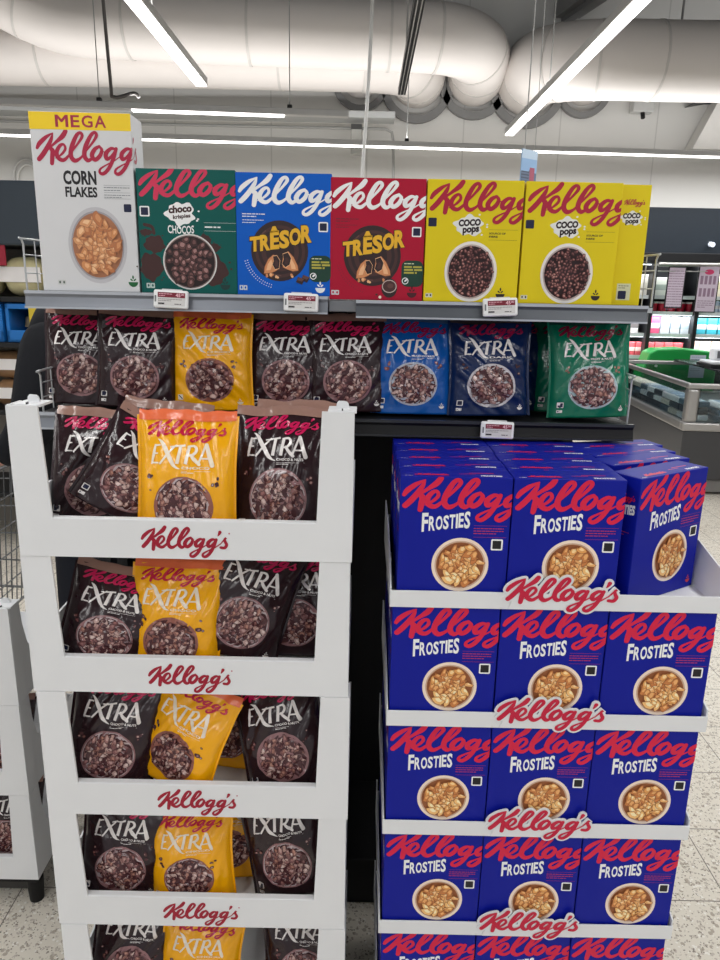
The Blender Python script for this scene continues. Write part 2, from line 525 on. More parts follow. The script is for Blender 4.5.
TW, TD, TH_ = 0.185, 0.060, 0.227
def make_green_carton():
    w, d, h = .190, TD, .230
    root = empty('cereal_box')
    carton_mesh('carton', w, d, h, root, mat('carton_green', (2, 86, 80), 0.45, 0.22, vary=0.04))
    fr, ls, rs, tp = faces_of(w, d, h)
    pk = ink((206, 44, 84)); br = ink((62, 32, 30))
    A = Print(); script(A, 0.000, h + 0.003, w / 676, 0, pk, wadd=-9, vk=.84)
    build_print('script_lettering', root, [(A, fr, (0, 0, w, h))])
    B = Print(); splat(B, 0.083, h - 0.0805, 0.0275, 0.0205, i_white, 5)
    B.text('choco', 0.060, h - 0.081, 0.045, 0.014, 2, br, 0.05, rise=0.09); B.text('krispies', 0.068, h - 0.0935, 0.034, 0.010, 2, br, 0.04, rise=0.12)
    B.text('CHOCOS', 0.057, h - 0.1165, 0.051, 0.0150, 2, i_white, 0.02, arc=-0.0015)
    build_print('product_lettering', root, [(B, fr, None)])
    P = Print()
    for cx, cy, rx, ry, sd in ((0.140, 0.045, 0.030, 0.030, 3), (0.146, 0.088, .012, .008, 8), (0.128, 0.098, .013, .014, 6), (0.022, 0.050, .022, .026, 9), (0.014, 0.114, .012, .006, 2), (0.03, 0.092, .02, .016, 12)):
        splat(P, cx, cy, rx, ry, br, sd, 0, amp=.12)
    for q in ([(0.012, 0.128, .006), (.026, .124, .006), (.03, .112, .005)],): P.stroke(q, 0, br)
    ct = [ink((84, 52, 50)), ink((66, 40, 40)), ink((100, 64, 62))]; cl = [ink((150, 108, 106)), ink((110, 74, 72)), ink((168, 126, 122))]
    bowl_picture(P, 0.098, 0.0600, 0.053, 0.0525, ink((216, 214, 212)), ink((120, 96, 92)), ink((34, 18, 20)), ct, cl, 44, 0.0082, 21, 4, rimw=.05, asp=.8)
    build_print('bowl_picture', root, [(P, fr, None)])
    T = Print(); XB = Print(); badge(XB, 0.004, h - 0.087, 0.019, i_white, i_navy)
    T.rect(0.128, h - 0.0965, w, h - 0.0961, 0, i_white); T.rect(0.128, h - 0.1115, w, h - 0.1111, 0, i_white); T.bars(0.129, h - 0.1055, 0.042, 1, .004, .0026, 0, i_white, 2)
    XR = Print(); two_icons(XR, 0.010, 0.009, 0.008, ink((190, 204, 200)), ink((30, 90, 84))); XL = Print(); leaf_icon(XL, 0.166, 0.008, 0.02, ink((10, 50, 48)))
    extras(root, fr, T, XB, XL, XR)
    return root

def make_filled_carton(rgb, nm, cup):
    w, d, h = TW, TD, TH_
    root = empty('cereal_box')
    carton_mesh('carton', w, d, h, root, mat(nm, rgb, 0.45, 0.22, vary=0.04))
    fr, ls, rs, tp = faces_of(w, d, h)
    A = Print(); script(A, 0.001, h - 0.0025, w / 690, 0, i_white, wadd=-8, vk=.88)
    build_print('script_lettering', root, [(A, fr, (0, 0, w, h))])
    P = Print(); dk = ink((46, 28, 30)); dk2 = ink((70, 42, 40)); dk3 = ink((96, 62, 58))
    cx, cy = 0.084, h - 0.143
    P.disc(cx, cy, 0.056, 0.057, 0, dk)
    for r_, mm in ((0.049, dk2), (0.043, dk), (.037, dk2), (.028, dk)):
        P.disc(cx + .001, cy - .001, r_, r_, 2 + int((.05 - r_) * 200), mm)
    for t0 in (0.3, 2.2, 4.0):
        P.stroke([(cx + .046 * cos(t0 + a), cy + .046 * sin(t0 + a), .0025) for a in (0, .25, .5, .75)], 12, dk3)
    tan_ = ink((212, 140, 92)); tanl = ink((238, 184, 136)); tand = ink((168, 98, 60))
    def hp(pts): return [((q[0] - 20) * .000268, h - (q[1] - 45) * .000268) for q in pts]
    for outl, fill, lite in (
            ([(216, 740), (222, 690), (250, 634), (286, 604), (316, 612), (332, 640), (330, 690), (312, 716), (270, 736)], [(288, 622), (312, 618), (330, 646), (324, 694), (300, 700), (284, 672), (292, 648)], [(234, 716), (246, 672), (272, 636), (280, 668), (266, 712)]),
            ([(352, 650), (362, 596), (398, 578), (436, 618), (466, 678), (472, 714), (430, 720), (386, 706), (356, 692)], [(360, 606), (392, 594), (412, 628), (402, 668), (376, 684), (356, 664), (366, 634)], [(418, 626), (446, 676), (452, 704), (420, 702), (412, 664)])):
        P.poly(hp(outl), 14, tand); P.poly(scaled(hp(outl), .94), 15, tan_); P.poly(hp(lite), 16, tanl)
        P.poly(scaled(hp(fill), 1.28), 17, tanl); P.poly(scaled(hp(fill), 1.16), 18, dk); P.poly(scaled(hp(fill), .6, .0008, -.002), 19, dk2)
    rg = random.Random(4)
    for k in range(9): P.poly(blob(rg, cx + rg.uniform(-.028, .03), cy - rg.uniform(.044, .05), .003, .9), 20 + k % 3, tanl if k % 2 else tan_)
    if cup:
        P.disc(0.119, h - 0.203, .0155, .0185, 26, dk); P.disc(.119, h - .200, .0145, .0125, 28, ink((196, 176, 170))); P.disc(.119, h - .2, .0128, .0108, 30, dk2); P.disc(.121, h - .199, .006, .0045, 32, dk3)
        P.poly(ellipse(.101, h - .221, .003, .003, 10), 26, i_cream); P.poly(ellipse(.094, h - .216, .0025, .002, 10), 26, dk2)
    else:
        for a, b in ((.124, h - .197), (.134, h - .193)):
            P.poly([(a - .008, b - .004), (a + .004, b - .009), (a + .009, b + .001), (a - .004, b + .006)], 26, dk); P.poly([(a - .006, b), (a + .004, b - .003), (a + .008, b + .002), (a - .003, b + .006)], 27, dk3)
    build_print('bowl_picture', root, [(P, fr, None)])
    B = Print(); yl = ink((232, 178, 40)); yd = ink((40, 24, 20))
    x = 0.026
    for ch, wd, top, bot in (('T', .021, .118, .146), ('R', .021, .114, .144), ('\u00ca', .019, .098, .141), ('S', .021, .105, .139), ('O', .024, .101, .133), ('R', .022, .095, .128)):
        B.text(ch, x - .0012, h - bot - .0012, wd + .0010, bot - top + .0024, 0, yd, 0.10, rise=.12)
        B.text(ch, x, h - bot, wd - .0012, bot - top, 4, yl, 0.05, rise=.12)
        x += wd - .0012
    build_print('product_lettering', root, [(B, fr, None)], base=0.0009)
    XB = Print(); badge(XB, 0.160, h - 0.106, 0.0185, i_white, i_navy)
    T = Print(); gr = ink((16, 58, 44)); T.rrect(0.142, h - 0.200, 0.1848, h - 0.150, .012, 0, gr)
    T.bars(0.147, h - .157, .036, 1, .004, .002, 2, ink((200, 206, 170)), 4); T.bars(0.147, h - .164, .036, 3, .0055, .0034, 2, ink((178, 170, 70)), 5)
    T.poly(ellipse(.150, h - .189, .0065, .0065, 16), 2, i_white); T.poly(ellipse(.150, h - .189, .005, .005, 16), 3, gr); T.poly(ellipse(.151, h - .188, .0035, .0018, 10, .8), 4, i_white)
    build_print('cocoa_patch', root, [(T, fr, None)]); T = Print()
    lc = i_white if not cup else ink((110, 20, 44))
    T.bars(0.012, h - .076, .044, 2, .0046, .0016, 0, lc, 6); T.bars(0.012, h - .087, .042, 2, .0046, .0012, 0, lc, 7)
    for k in range(16):
        a = pi * (1.09 + k * .022); rr_ = .066
        for q in range(2):
            T.poly(ellipse(cx + (rr_ + q * .005) * cos(a), cy + (rr_ + q * .005) * sin(a), .0012, .0008, 6, a), 0, lc)
    XR = Print(); two_icons(XR, 0.004, 0.009, 0.0075, ink((206, 210, 216)), mat(nm, rgb)); XL = Print(); leaf_icon(XL, 0.164, 0.006, 0.0195, i_white if not cup else ink((70, 10, 26)))
    extras(root, fr, T, XB, XL, XR)
    return root

def make_yellow_carton(side_on=False):
    w, d, h = TW, TD, TH_
    root = empty('cereal_box')
    yl = mat('carton_yellow', (222, 200, 24), 0.45, 0.22, vary=0.03)
    carton_mesh('carton', w, d, h, root, yl)
    fr, ls, rs, tp = faces_of(w, d, h)
    A = Print(); script(A, 0.001, h - 0.001, w / 690, 0, i_crim, wadd=-8, vk=.92)
    A2 = Print(); script(A2, 0.009, h - 0.026, 0.04 / 830, 0, i_crim, step=3)
    build_print('script_lettering', root, [(A, fr, (0, 0, w, h))]); build_print('side_script', root, [(A2, ls, None)])
    br = ink((40, 24, 26)); sw = ink((228, 228, 224))
    B = Print(); splat(B, 0.083, h - 0.083, 0.027, 0.0185, sw, 15)
    B.text('COCO', 0.0625, h - 0.0855, 0.043, 0.0130, 2, br, 0.06, rise=.06); B.text('pops', 0.071, h - 0.1015, 0.032, 0.0140, 2, br, 0.05, rise=.10)
    B2 = Print(); splat(B2, d * .46, h - 0.062, 0.020, 0.0125, sw, 15); B2.text('COCO', 0.010, h - 0.063, 0.034, 0.0105, 2, br, .06, rise=.04); B2.text('pops', 0.016, h - 0.075, 0.025, 0.010, 2, br, .05, rise=.06)
    build_print('product_lettering', root, [(B, fr, None)]); build_print('side_lettering', root, [(B2, ls, None)])
    P = Print(); ct = [ink((98, 52, 52)), ink((80, 42, 44)), ink((116, 66, 62))]; cl = [ink((162, 108, 102)), ink((126, 78, 76)), ink((190, 140, 130))]
    bowl_picture(P, 0.091, 0.058, 0.0515, 0.057, ink((238, 232, 226)), ink((196, 176, 170)), ink((44, 20, 24)), ct, cl, 150, 0.0038, 31, rimw=.10, asp=.72)
    build_print('bowl_picture', root, [(P, fr, None)])
    T = Print(); XB = Print(); badge(XB, 0.004, h - 0.086, 0.016, i_navy, i_navy); dk = ink((60, 50, 20))
    for yy in (.090, .109): T.rect(0.122, h - yy, 0.178, h - yy + .0004, 0, dk)
    T.text('SOURCE OF', 0.123, h - .0985, .032, .0036, 0, dk, .03); T.text('FIBRE', 0.123, h - .1045, .017, .0036, 0, dk, .03)
    XR = Print(); two_icons(XR, 0.004, 0.008, 0.0065, ink((206, 206, 190)), dk); XL = Print(); leaf_icon(XL, 0.152, 0.008, 0.018, br)
    T2 = Print(); badge(T2, 0.016, 0.012, 0.016, i_navy, i_navy); T2.rect(.013, .010, .040, .042, 0, ink((206, 206, 170)))
    T2.P.insert(0, T2.P.pop()); T2.bars(.016, .037, .02, 2, .004, .0012, 1, dk, 3); T2.P = [(p, l + 1, m_) if i else (p, l, m_) for i, (p, l, m_) in enumerate(T2.P)]
    extras(root, fr, T, XB, XL, XR); build_print('side_print', root, [(T2, ls, None)])
    return root

# ------------------------------------------------------------------ pouches
BW, BH, BT = 0.169, 0.228, 0.052
GR_T = [foil(c) for c in ((150, 106, 102), (176, 138, 130), (124, 80, 80), (190, 158, 150), (140, 94, 86))]
GR_L = [foil(c) for c in ((190, 152, 146), (206, 176, 168), (160, 112, 108), (220, 196, 190), (184, 134, 118))]
GR_D = foil((76, 42, 46))
def make_pouch(film_rgb, script_rgb, seal_rgb, seed, bend, sub, seal_txt=True, word_rgb=(236, 230, 228), rim_rgb=(150, 110, 112), nuts=None, squash=1.0, wrinkle=1.0):
    rg = random.Random(seed)
    off = Vector((rg.uniform(0, 50), rg.uniform(0, 50), rg.uniform(0, 50)))
    ang = rg.uniform(-.8, .8)
    def surf(u, v, side, o=0.0):
        # u across (0..1), v up (0..1), side -1 front, +1 back
        c = 2 * u - 1
        prof = (1 - abs(c) ** 3.2) ** 0.55 if abs(c) < 1 else 0.0
        tall = (0.62 + 0.38 * sin(min(1, (v * 1.25 + .12)) * pi * .5)) * (1 - max(0, (v - .35) / .65) ** 1.7 * .93)
        T = BT / 2 * prof * tall * 1.15
        n = noise.noise(Vector((u * 3.1, v * 4.2, side * 3)) + off) * 0.0050
        q = u * cos(ang) + v * sin(ang) * 1.4
        n += (abs(noise.noise(Vector((q * 7.5, v * 1.8, side * 2 + 7)) + off)) - .2) * 0.0078 * wrinkle
        n += (abs(noise.noise(Vector((u * 16, v * 13, side + 3)) + off)) - .2) * 0.0020 * wrinkle
        edge = min(1, (1 - abs(c)) * 5) * min(1, v * 8 + .2)
        wid = BW * (1 - 0.05 * sin(v * pi) + 0.012 * noise.noise(Vector((3, v * 5, c)) + off))
        x = c * wid / 2
        y = side * (T + n * edge + o) + bend * v ** 2.2
        z = BH * v * squash - abs(bend) * 0.25 * v ** 3 + 0.006 * noise.noise(Vector((u * 2.5, 9, 1)) + off) * v ** 4
        return (x, y, z)
    root = empty('cereal_pouch')
    film = foil(film_rgb)
    b = MB(); NU, NV = 36, 50
    V = []; Fc = []
    for side in (-1, 1):
        for j in range(NV + 1):
            for i in range(NU + 1):
                V.append(surf(i / NU, j / NV, side))
    o2 = (NU + 1) * (NV + 1)
    for j in range(NV):
        for i in range(NU):
            a = j * (NU + 1) + i
            Fc.append([a, a + 1, a + NU + 2, a + NU + 1]); a += o2
            Fc.append([a, a + NU + 1, a + NU + 2, a + 1])
    for i in range(NU): Fc.append([i + 1, i, o2 + i, o2 + i + 1])       # base
    b.add(V, Fc, 0, True)
    # heat-sealed side fins
    fin = [tuple(Vector(surf(e, j / 20, -1)) + Vector(((2 * e - 1) * q, 0, 0))) for e in (0, 1) for j in range(21) for q in (-0.001, 0.0042)]
    ff = []
    for e in range(2):
        for j in range(20):
            a = e * 42 + j * 2
            ff.append([a, a + 1, a + 3, a + 2])
    b.add(fin, ff, 0, True)
    b.build('pouch', film, root)
    # top seal
    sb = MB(); sv = []; sf = []
    N = 24
    for s_ in (-1, 1):
        for i in range(N + 1):
            p = Vector(surf(i / N, 1.0, -1)); p2 = Vector(surf(i / N, .965, -1))
            lo = p2 + Vector((0, s_ * .0012 - .0008, 0))
            hi = p + Vector((0, bend * .10 + s_ * .0007, 0.010 + .0012 * sin(i * .9 + seed)))
            sv += [lo, p + Vector((0, s_ * .0011, 0)), hi]
    for i in range(N):
        a = i * 3
        for q in (0, 1):
            sf.append([a + q, a + 3 + q, a + 4 + q, a + 1 + q]); c = a + (N + 1) * 3
            sf.append([c + q, c + 1 + q, c + 4 + q, c + 3 + q])
        sf.append([a + 2, a + 5, a + (N + 1) * 3 + 5, a + (N + 1) * 3 + 2])
    sb.add(sv, sf, 0, True)
    seal = sb.build('top_seal', foil(seal_rgb), root)
    fr = lambda x, y, o: surf(min(1, max(0, x / BW)), min(1, max(0, y / BH)), -1, o + 0.0006)
    A = Print(); script(A, 0.014, 0.2215, 0.142 / 860, 0, foil(script_rgb), step=5, vk=.74)
    build_print('script_lettering', root, [(A, fr, (0.004, 0.004, BW - .004, BH - .004))])
    wd = foil(word_rgb)
    B = Print(); extra_word(B, 0.026, 0.1455, 0.108 / 445, 0, wd)
    B.text(sub, 0.080, 0.1365, 0.050, 0.0045, 0, wd, 0.03); B.rect(0.080, .1330, .105, .1335, 0, wd); B.rect(0.105, .1330, .132, .1335, 0, wd); B.bars(.080, .1300, .045, 1, .003, .0012, 0, wd, 3)
    build_print('product_lettering', root, [(B, fr, None)])
    P = Print()
    rim = foil(rim_rgb)
    L = bowl_picture(P, 0.0845, 0.072, 0.053, 0.052, rim, foil((190, 172, 174)) if seed % 2 else rim, GR_D, GR_T, GR_L, 70, 0.0078, seed + 50, rimw=.05, asp=.68, jag=.45)
    for k in range(8):       # loose clusters beside the bowl
        s_ = 1 if k % 2 else -1
        bx, by = 0.083 + s_ * rg.uniform(.050, .062), 0.110 + rg.uniform(-.012, .014)
        q = blob(rg, bx, by, rg.uniform(.002, .0055), .8)
        P.poly(q, 12, GR_D if nuts is None else ink(nuts)); P.poly(scaled(q, .55), 14, GR_T[k % 5])
    build_print('bowl_picture', root, [(P, fr, None)])
    T = Print(); badge(T, 0.012, 0.024, 0.013, wd, i_navy); two_icons(T, 0.012, 0.012, .0055, wd, i_navy); leaf_icon(T, .147, .014, .012, wd)
    build_print('small_print', root, [(T, fr, None)])
    return root

POUCHES = []
def put_pouch(proto, X, Y, z, roll=0, lean=8, yaw=0, label=None, group=None):
    o = proto if not proto.get('label') else copy_tree(proto)
    M = Matrix.Rotation(R(yaw), 4, 'Z') @ Matrix.Rotation(R(roll), 4, 'Y') @ Matrix.Rotation(-R(lean), 4, 'X')
    lo = min((M @ Vector((sx * BW * .5, sy * BT * .38, 0))).z for sx in (-1, 1) for sy in (-1, 1))
    o.rotation_euler = M.to_euler()
    o.location = (X, Y, z - lo + 0.0015)
    tag(o, label, 'cereal bag', group)
    POUCHES.append(o)
    return o


# ================================================================== THE HALL
def floor_material():
    M = bpy.data.materials.new('terrazzo'); M.use_nodes = True
    nt = M.node_tree; b = nt.nodes['Principled BSDF']
    b.inputs['Roughness'].default_value = 0.32; b.inputs['Specular IOR Level'].default_value = 0.35
    tc = nt.nodes.new('ShaderNodeTexCoord')
    prev = None
    base = nt.nodes.new('ShaderNodeRGB'); base.outputs[0].default_value = lin((222, 215, 202))
    prev = base.outputs[0]
    for sc, th, colr in ((64, .38, (176, 166, 152)), (105, .38, (194, 184, 172)), (150, .34, (136, 126, 114)), (82, .3, (236, 232, 224))):
        v = nt.nodes.new('ShaderNodeTexVoronoi'); v.inputs['Scale'].default_value = sc
        nt.links.new(tc.outputs['Object'], v.inputs['Vector'])
        n = nt.nodes.new('ShaderNodeTexNoise'); n.inputs['Scale'].default_value = sc * .45
        nt.links.new(tc.outputs['Object'], n.inputs['Vector'])
        g = nt.nodes.new('ShaderNodeMath'); g.operation = 'LESS_THAN'; g.inputs[1].default_value = th
        nt.links.new(v.outputs['Distance'], g.inputs[0])
        g2 = nt.nodes.new('ShaderNodeMath'); g2.operation = 'GREATER_THAN'; g2.inputs[1].default_value = .52
        nt.links.new(n.outputs['Fac'], g2.inputs[0])
        mu = nt.nodes.new('ShaderNodeMath'); mu.operation = 'MULTIPLY'
        nt.links.new(g.outputs[0], mu.inputs[0]); nt.links.new(g2.outputs[0], mu.inputs[1])
        mx = nt.nodes.new('ShaderNodeMix'); mx.data_type = 'RGBA'; mx.inputs[7].default_value = lin(colr)
        nt.links.new(mu.outputs[0], mx.inputs[0]); nt.links.new(prev, mx.inputs[6]); prev = mx.outputs[2]
    # joints every 0.27 m in depth rows, 0.6 m across
    br = nt.nodes.new('ShaderNodeTexBrick'); br.offset = 0.0
    br.inputs['Scale'].default_value = 1.0; br.inputs['Mortar Size'].default_value = 0.0016; br.inputs['Mortar Smooth'].default_value = 0.0
    br.inputs['Brick Width'].default_value = 0.276; br.inputs['Row Height'].default_value = 0.276
    mp = nt.nodes.new('ShaderNodeMapping'); mp.inputs['Location'].default_value = (0.072, 0.036, 0)
    nt.links.new(tc.outputs['Object'], mp.inputs['Vector']); nt.links.new(mp.outputs[0], br.inputs['Vector'])
    mx = nt.nodes.new('ShaderNodeMix'); mx.data_type = 'RGBA'; mx.inputs[7].default_value = lin((120, 112, 104))
    nt.links.new(br.outputs['Fac'], mx.inputs[0]); nt.links.new(prev, mx.inputs[6])
    nt.links.new(mx.outputs[2], b.inputs['Base Color'])
    return M

def panel_material(name, rgb, seam, w):
    M = bpy.data.materials.new(name); M.use_nodes = True
    nt = M.node_tree; b = nt.nodes['Principled BSDF']; b.inputs['Roughness'].default_value = .6
    tc = nt.nodes.new('ShaderNodeTexCoord')
    sp = nt.nodes.new('ShaderNodeSeparateXYZ'); nt.links.new(tc.outputs['Object'], sp.inputs[0])
    md = nt.nodes.new('ShaderNodeMath'); md.operation = 'PINGPONG'; md.inputs[1].default_value = w / 2
    nt.links.new(sp.outputs['X'], md.inputs[0])
    lt = nt.nodes.new('ShaderNodeMath'); lt.operation = 'LESS_THAN'; lt.inputs[1].default_value = .007
    nt.links.new(md.outputs[0], lt.inputs[0])
    mx = nt.nodes.new('ShaderNodeMix'); mx.data_type = 'RGBA'; mx.inputs[6].default_value = lin(rgb); mx.inputs[7].default_value = lin(seam)
    nt.links.new(lt.outputs[0], mx.inputs[0]); nt.links.new(mx.outputs[2], b.inputs['Base Color'])
    return M

f_ = MB(); f_.box((-7, -5, -.1), (8, 9.2, 0)); struct('floor', f_, floor_material())
c_ = MB(); c_.box((-7, -5, 5.3), (8, 9.2, 5.4))
for k in range(24): c_.box((-7 + k * .63, -5, 5.24), (-6.72 + k * .63, 9.0, 5.3))
struct('ceiling', c_, mat('ceiling_steel', (96, 98, 100), .6, .3))
w_ = MB(); w_.box((-7, 9.0, 2.6), (8, 9.15, 5.4)); struct('wall_back', w_, panel_material('wall_panel', (216, 215, 212), (196, 195, 192), 1.1))
w_ = MB(); w_.box((-7, 8.98, 0), (8, 9.15, 2.6)); struct('wall_back_lower', w_, mat('wall_dark', (38, 46, 55), .55, .3))
w_ = MB(); w_.box((-7.15, -5, 0), (-7, 9.2, 5.4)); struct('wall_left', w_, mat('side_wall', (206, 205, 202), .7, .3))
w_ = MB(); w_.box((8, -5, 0), (8.15, 9.2, 5.4)); struct('wall_right', w_, MATS['side_wall'])
# white bulkhead hung under the roof at the right
t_ = MB(); t_.prism([(3.63, 3.19), (5.4, 3.19), (5.4, 3.74), (3.86, 3.70)], 'y', 8.74, 8.99, 0)
t_.prism([(3.58, 3.66), (3.80, 3.70), (5.4, 3.745), (5.4, 3.80), (3.76, 3.76)], 'y', 8.70, 8.99, 1)  # dark strip along the top, its colour stands in for shadow
struct('trim_2', t_, [mat('bulkhead_white', (214, 212, 208), .6), mat('bulkhead_shadow', (60, 60, 62), .6)])
# steel roof beams
steel = mat('beam_steel', (142, 142, 142), .45, .4)
bm_ = MB(); bm_.prism([(2.02, 8.95), (2.30, 8.95), (2.95, 6.4), (2.62, 6.4)], 'z', 4.52, 4.72); bm_.prism([(2.10, 8.95), (2.20, 8.95), (2.85, 6.4), (2.74, 6.4)], 'z', 4.47, 4.52); bm_.box((2.55, 6.5, 4.72), (2.85, 6.6, 5.24)); bm_.box((2.1, 8.7, 4.72), (2.3, 8.8, 5.24)); struct('trim_3', bm_, steel)
bm_ = MB(); bm_.box((3.0, 2.5, 4.98), (3.26, 8.9, 5.22)); struct('trim_4', bm_, steel)
bm_ = MB(); bm_.box((3.7, 2.5, 4.9), (4.1, 8.9, 5.2)); struct('trim_5', bm_, mat('beam_dark', (70, 74, 78), .5))

# ---- air ducts
duct_m = mat('duct_white', (216, 210, 206), .55, .3, vary=.03, scale=3)
collar_m = mat('duct_collar', (120, 120, 120), .6)
seam_m = mat('duct_seam', (196, 192, 188), .5)
def bend_path(P, n=7):
    return [p[:3] for p in [(lambda t: t)(q) for q in catmull3(P, n)]]
def catmull3(P, step):
    out = []
    for i in range(len(P) - 1):
        p0, p1, p2, p3 = P[max(i - 1, 0)], P[i], P[i + 1], P[min(i + 2, len(P) - 1)]
        for k in range(step):
            t = k / step
            out.append(tuple(0.5 * (2 * p1[j] + (p2[j] - p0[j]) * t + (2 * p0[j] - 5 * p1[j] + 4 * p2[j] - p3[j]) * t * t + (3 * p1[j] - p0[j] - 3 * p2[j] + p3[j]) * t ** 3) for j in range(3)))
    out.append(tuple(P[-1])); return out
def duct(name_label, path, r, seams, hole, hole_r, straps=()):
    root = empty('air_duct', path[0], 0, name_label, 'air duct', 'air ducts under the roof' if False else None)
    o = Vector(path[0])
    sp = [tuple(Vector(p) - o) for p in catmull3(path, 7)]
    b = MB(); b.tube(sp, r, 28); b.build('pipe', duct_m, root)
    L = len(sp)
    for q in seams:
        i = int(q * (L - 2)); a, c = Vector(sp[i]), Vector(sp[i + 1])
        d = (c - a).normalized(); s_ = MB()
        s_.tube([a - d * .012, a + d * .012], r + .006, 28); s_.build('seam_band', seam_m, root)
    if hole:
        h = Vector(hole) - o
        s_ = MB(); n = 32
        v = []
        for yy in (8.975, 8.90):
            for rr in (hole_r, hole_r * .80):
                v += [(h.x + rr * cos(2 * pi * k / n), yy - o.y, h.z + rr * sin(2 * pi * k / n)) for k in range(n)]
        f = []
        for k in range(n):
            j = (k + 1) % n
            f += [[2 * n + k, 2 * n + j, 3 * n + j, 3 * n + k], [k, j, 2 * n + j, 2 * n + k], [n + k, 3 * n + k, 3 * n + j, n + j]]
        s_.add(v, f); s_.build('wall_collar', collar_m, root)
    for x in straps:
        i = min(range(L), key=lambda q: abs(sp[q][0] + o.x - x)); a = Vector(sp[i])
        s_ = MB(); s_.tube([a + Vector((0, 0, r)), (a.x, a.y, 5.24 - o.z)], .012, 6); s_.build('hanger_rod', MATS['beam_steel'], root)
    return root
duct('large white air duct along the upper wall, its elbow turning into the wall', [(-5.6, 7.6, 5.2), (-4.4, 7.8, 4.75), (-3.2, 8.0, 4.17), (-2.2, 8.0, 4.08), (-1, 8.0, 4.05), (.2, 8.05, 4.04), (.8, 8.1, 4.03), (1.12, 8.35, 4.0), (1.19, 8.7, 3.95), (1.19, 8.98, 3.935)], .315, (.22, .33, .45, .58, .66, .80, .9), (1.186, 9, 3.88), .40, (-2, 0.1))
duct('white air duct running low behind the larger one, ending left of its elbow', [(-6.2, 8.45, 3.92), (-4, 8.45, 3.92), (-2, 8.45, 3.93), (-.6, 8.45, 3.93), (.1, 8.48, 3.93), (.44, 8.6, 3.92), (.54, 8.8, 3.9), (.547, 8.98, 3.892)], .30, (.2, .4, .55, .75, .88), (.547, 9, 3.84), .41)
duct('white air duct coming from the right, its elbow turning into the wall', [(6.6, 7.9, 3.86), (4.6, 7.95, 3.85), (3.2, 8.0, 3.85), (2.5, 8.0, 3.85), (2.08, 8.1, 3.86), (1.83, 8.35, 3.88), (1.785, 8.7, 3.895), (1.785, 8.98, 3.895)], .355, (.2, .36, .5, .66, .82), (1.785, 9, 3.83), .43, (3.1,))
duct('short stub of air duct entering the wall at the left of the row of collars', [(-.083, 8.5, 3.9), (-.083, 8.75, 3.9), (-.083, 8.98, 3.9)], .22, (), (-.083, 9, 3.86), .32)
duct('short stub of air duct entering the wall below the right-hand duct', [(2.418, 8.45, 3.89), (2.418, 8.75, 3.88), (2.418, 8.98, 3.877)], .22, (), (2.418, 9, 3.83), .31)

# ---- linear lamps
lamp_m = emit('lamp_diffuser', (255, 252, 248), LAMP_EMIT)
house_m = mat('lamp_housing', (206, 206, 206), .4, .4)
cable_m = mat('steel_cable', (158, 158, 156), .5)
def linear_lamp(a, b, label, cat='lamp', lit=None, wd=.075, group=None, watt=None, cables=True, uplight=.28):
    a, b = Vector(a), Vector(b)
    d = (b - a); L = d.length
    rz = math.atan2(d.y, d.x)
    root = empty('linear_lamp', a, rz, label, cat, group)
    h = MB(); h.box((0, -wd / 2 - .006, 0), (L, wd / 2 + .006, .05), 0, .004); h.build('housing', house_m, root)
    l0, l1 = lit or (0, L)
    g = MB(); g.box((l0 + .004, -wd / 2, -.012), (l1 - .004, wd / 2, .002), 0, .003); g.build('diffuser', lamp_m, root)
    if cables:
        for t in (.12, .5, .88):
            c = MB(); c.tube([(L * t, 0, .05), (L * t, 0, 5.232 - a.z)], .0042, 6); c.build('suspension_cable', cable_m, root)
            k = MB(); k.box((L * t - .02, -.02, .05), (L * t + .02, .02, .08), 0, .005); k.build('clamp', mat('clamp_black', (30, 30, 30)), root)
    la = bpy.data.lights.new('lamp_light', 'AREA'); la.shape = 'RECTANGLE'
    la.size = (l1 - l0); la.size_y = wd
    la.energy = (watt or LAMP_W_PER_M) * (l1 - l0)
    la.color = (1.0, .995, .985)
    lo = bpy.data.objects.new('lamp_light', la); COL.objects.link(lo); lo.parent = root
    lo.location = ((l0 + l1) / 2, 0, -.02)
    lu = la.copy(); lu.energy = la.energy * uplight          # upward light added to brighten the upper wall and ducts
    lv = bpy.data.objects.new('added_uplight', lu); COL.objects.link(lv); lv.parent = root
    lv.location = ((l0 + l1) / 2, 0, .085); lv.rotation_euler = (pi, 0, 0)
    return root
linear_lamp((-1.235, -4.5, 3.0), (-1.2, 5.74, 3.0), 'long white linear lamp hanging at the upper left, running away from the viewer')
linear_lamp((1.42, -4.5, 3.0), (1.30, 7.2, 3.0), 'long white linear lamp hanging at the upper right, running away from the viewer')
linear_lamp((-5.2, 7.62, 3.0), (6.0, 8.2, 3.0), 'very long thin lamp line running across the back wall', wd=.06, watt=26, uplight=.40)
linear_lamp((-4.2, 6.3, 2.98), (-.16, 6.57, 3.0), 'grey lamp profile across the back, lit only along its right part', lit=(2.28, 3.52), wd=.06)
linear_lamp((-4.2, -4.5, 3.0), (-4.2, 5.6, 3.0), 'unseen linear lamp added for light over the left aisle', cables=False)  # unseen rows continuing the lamp spacing, added for their light
linear_lamp((4.4, -4.5, 3.0), (4.4, 7.0, 3.0), 'unseen linear lamp added for light over the right aisle', cables=False)
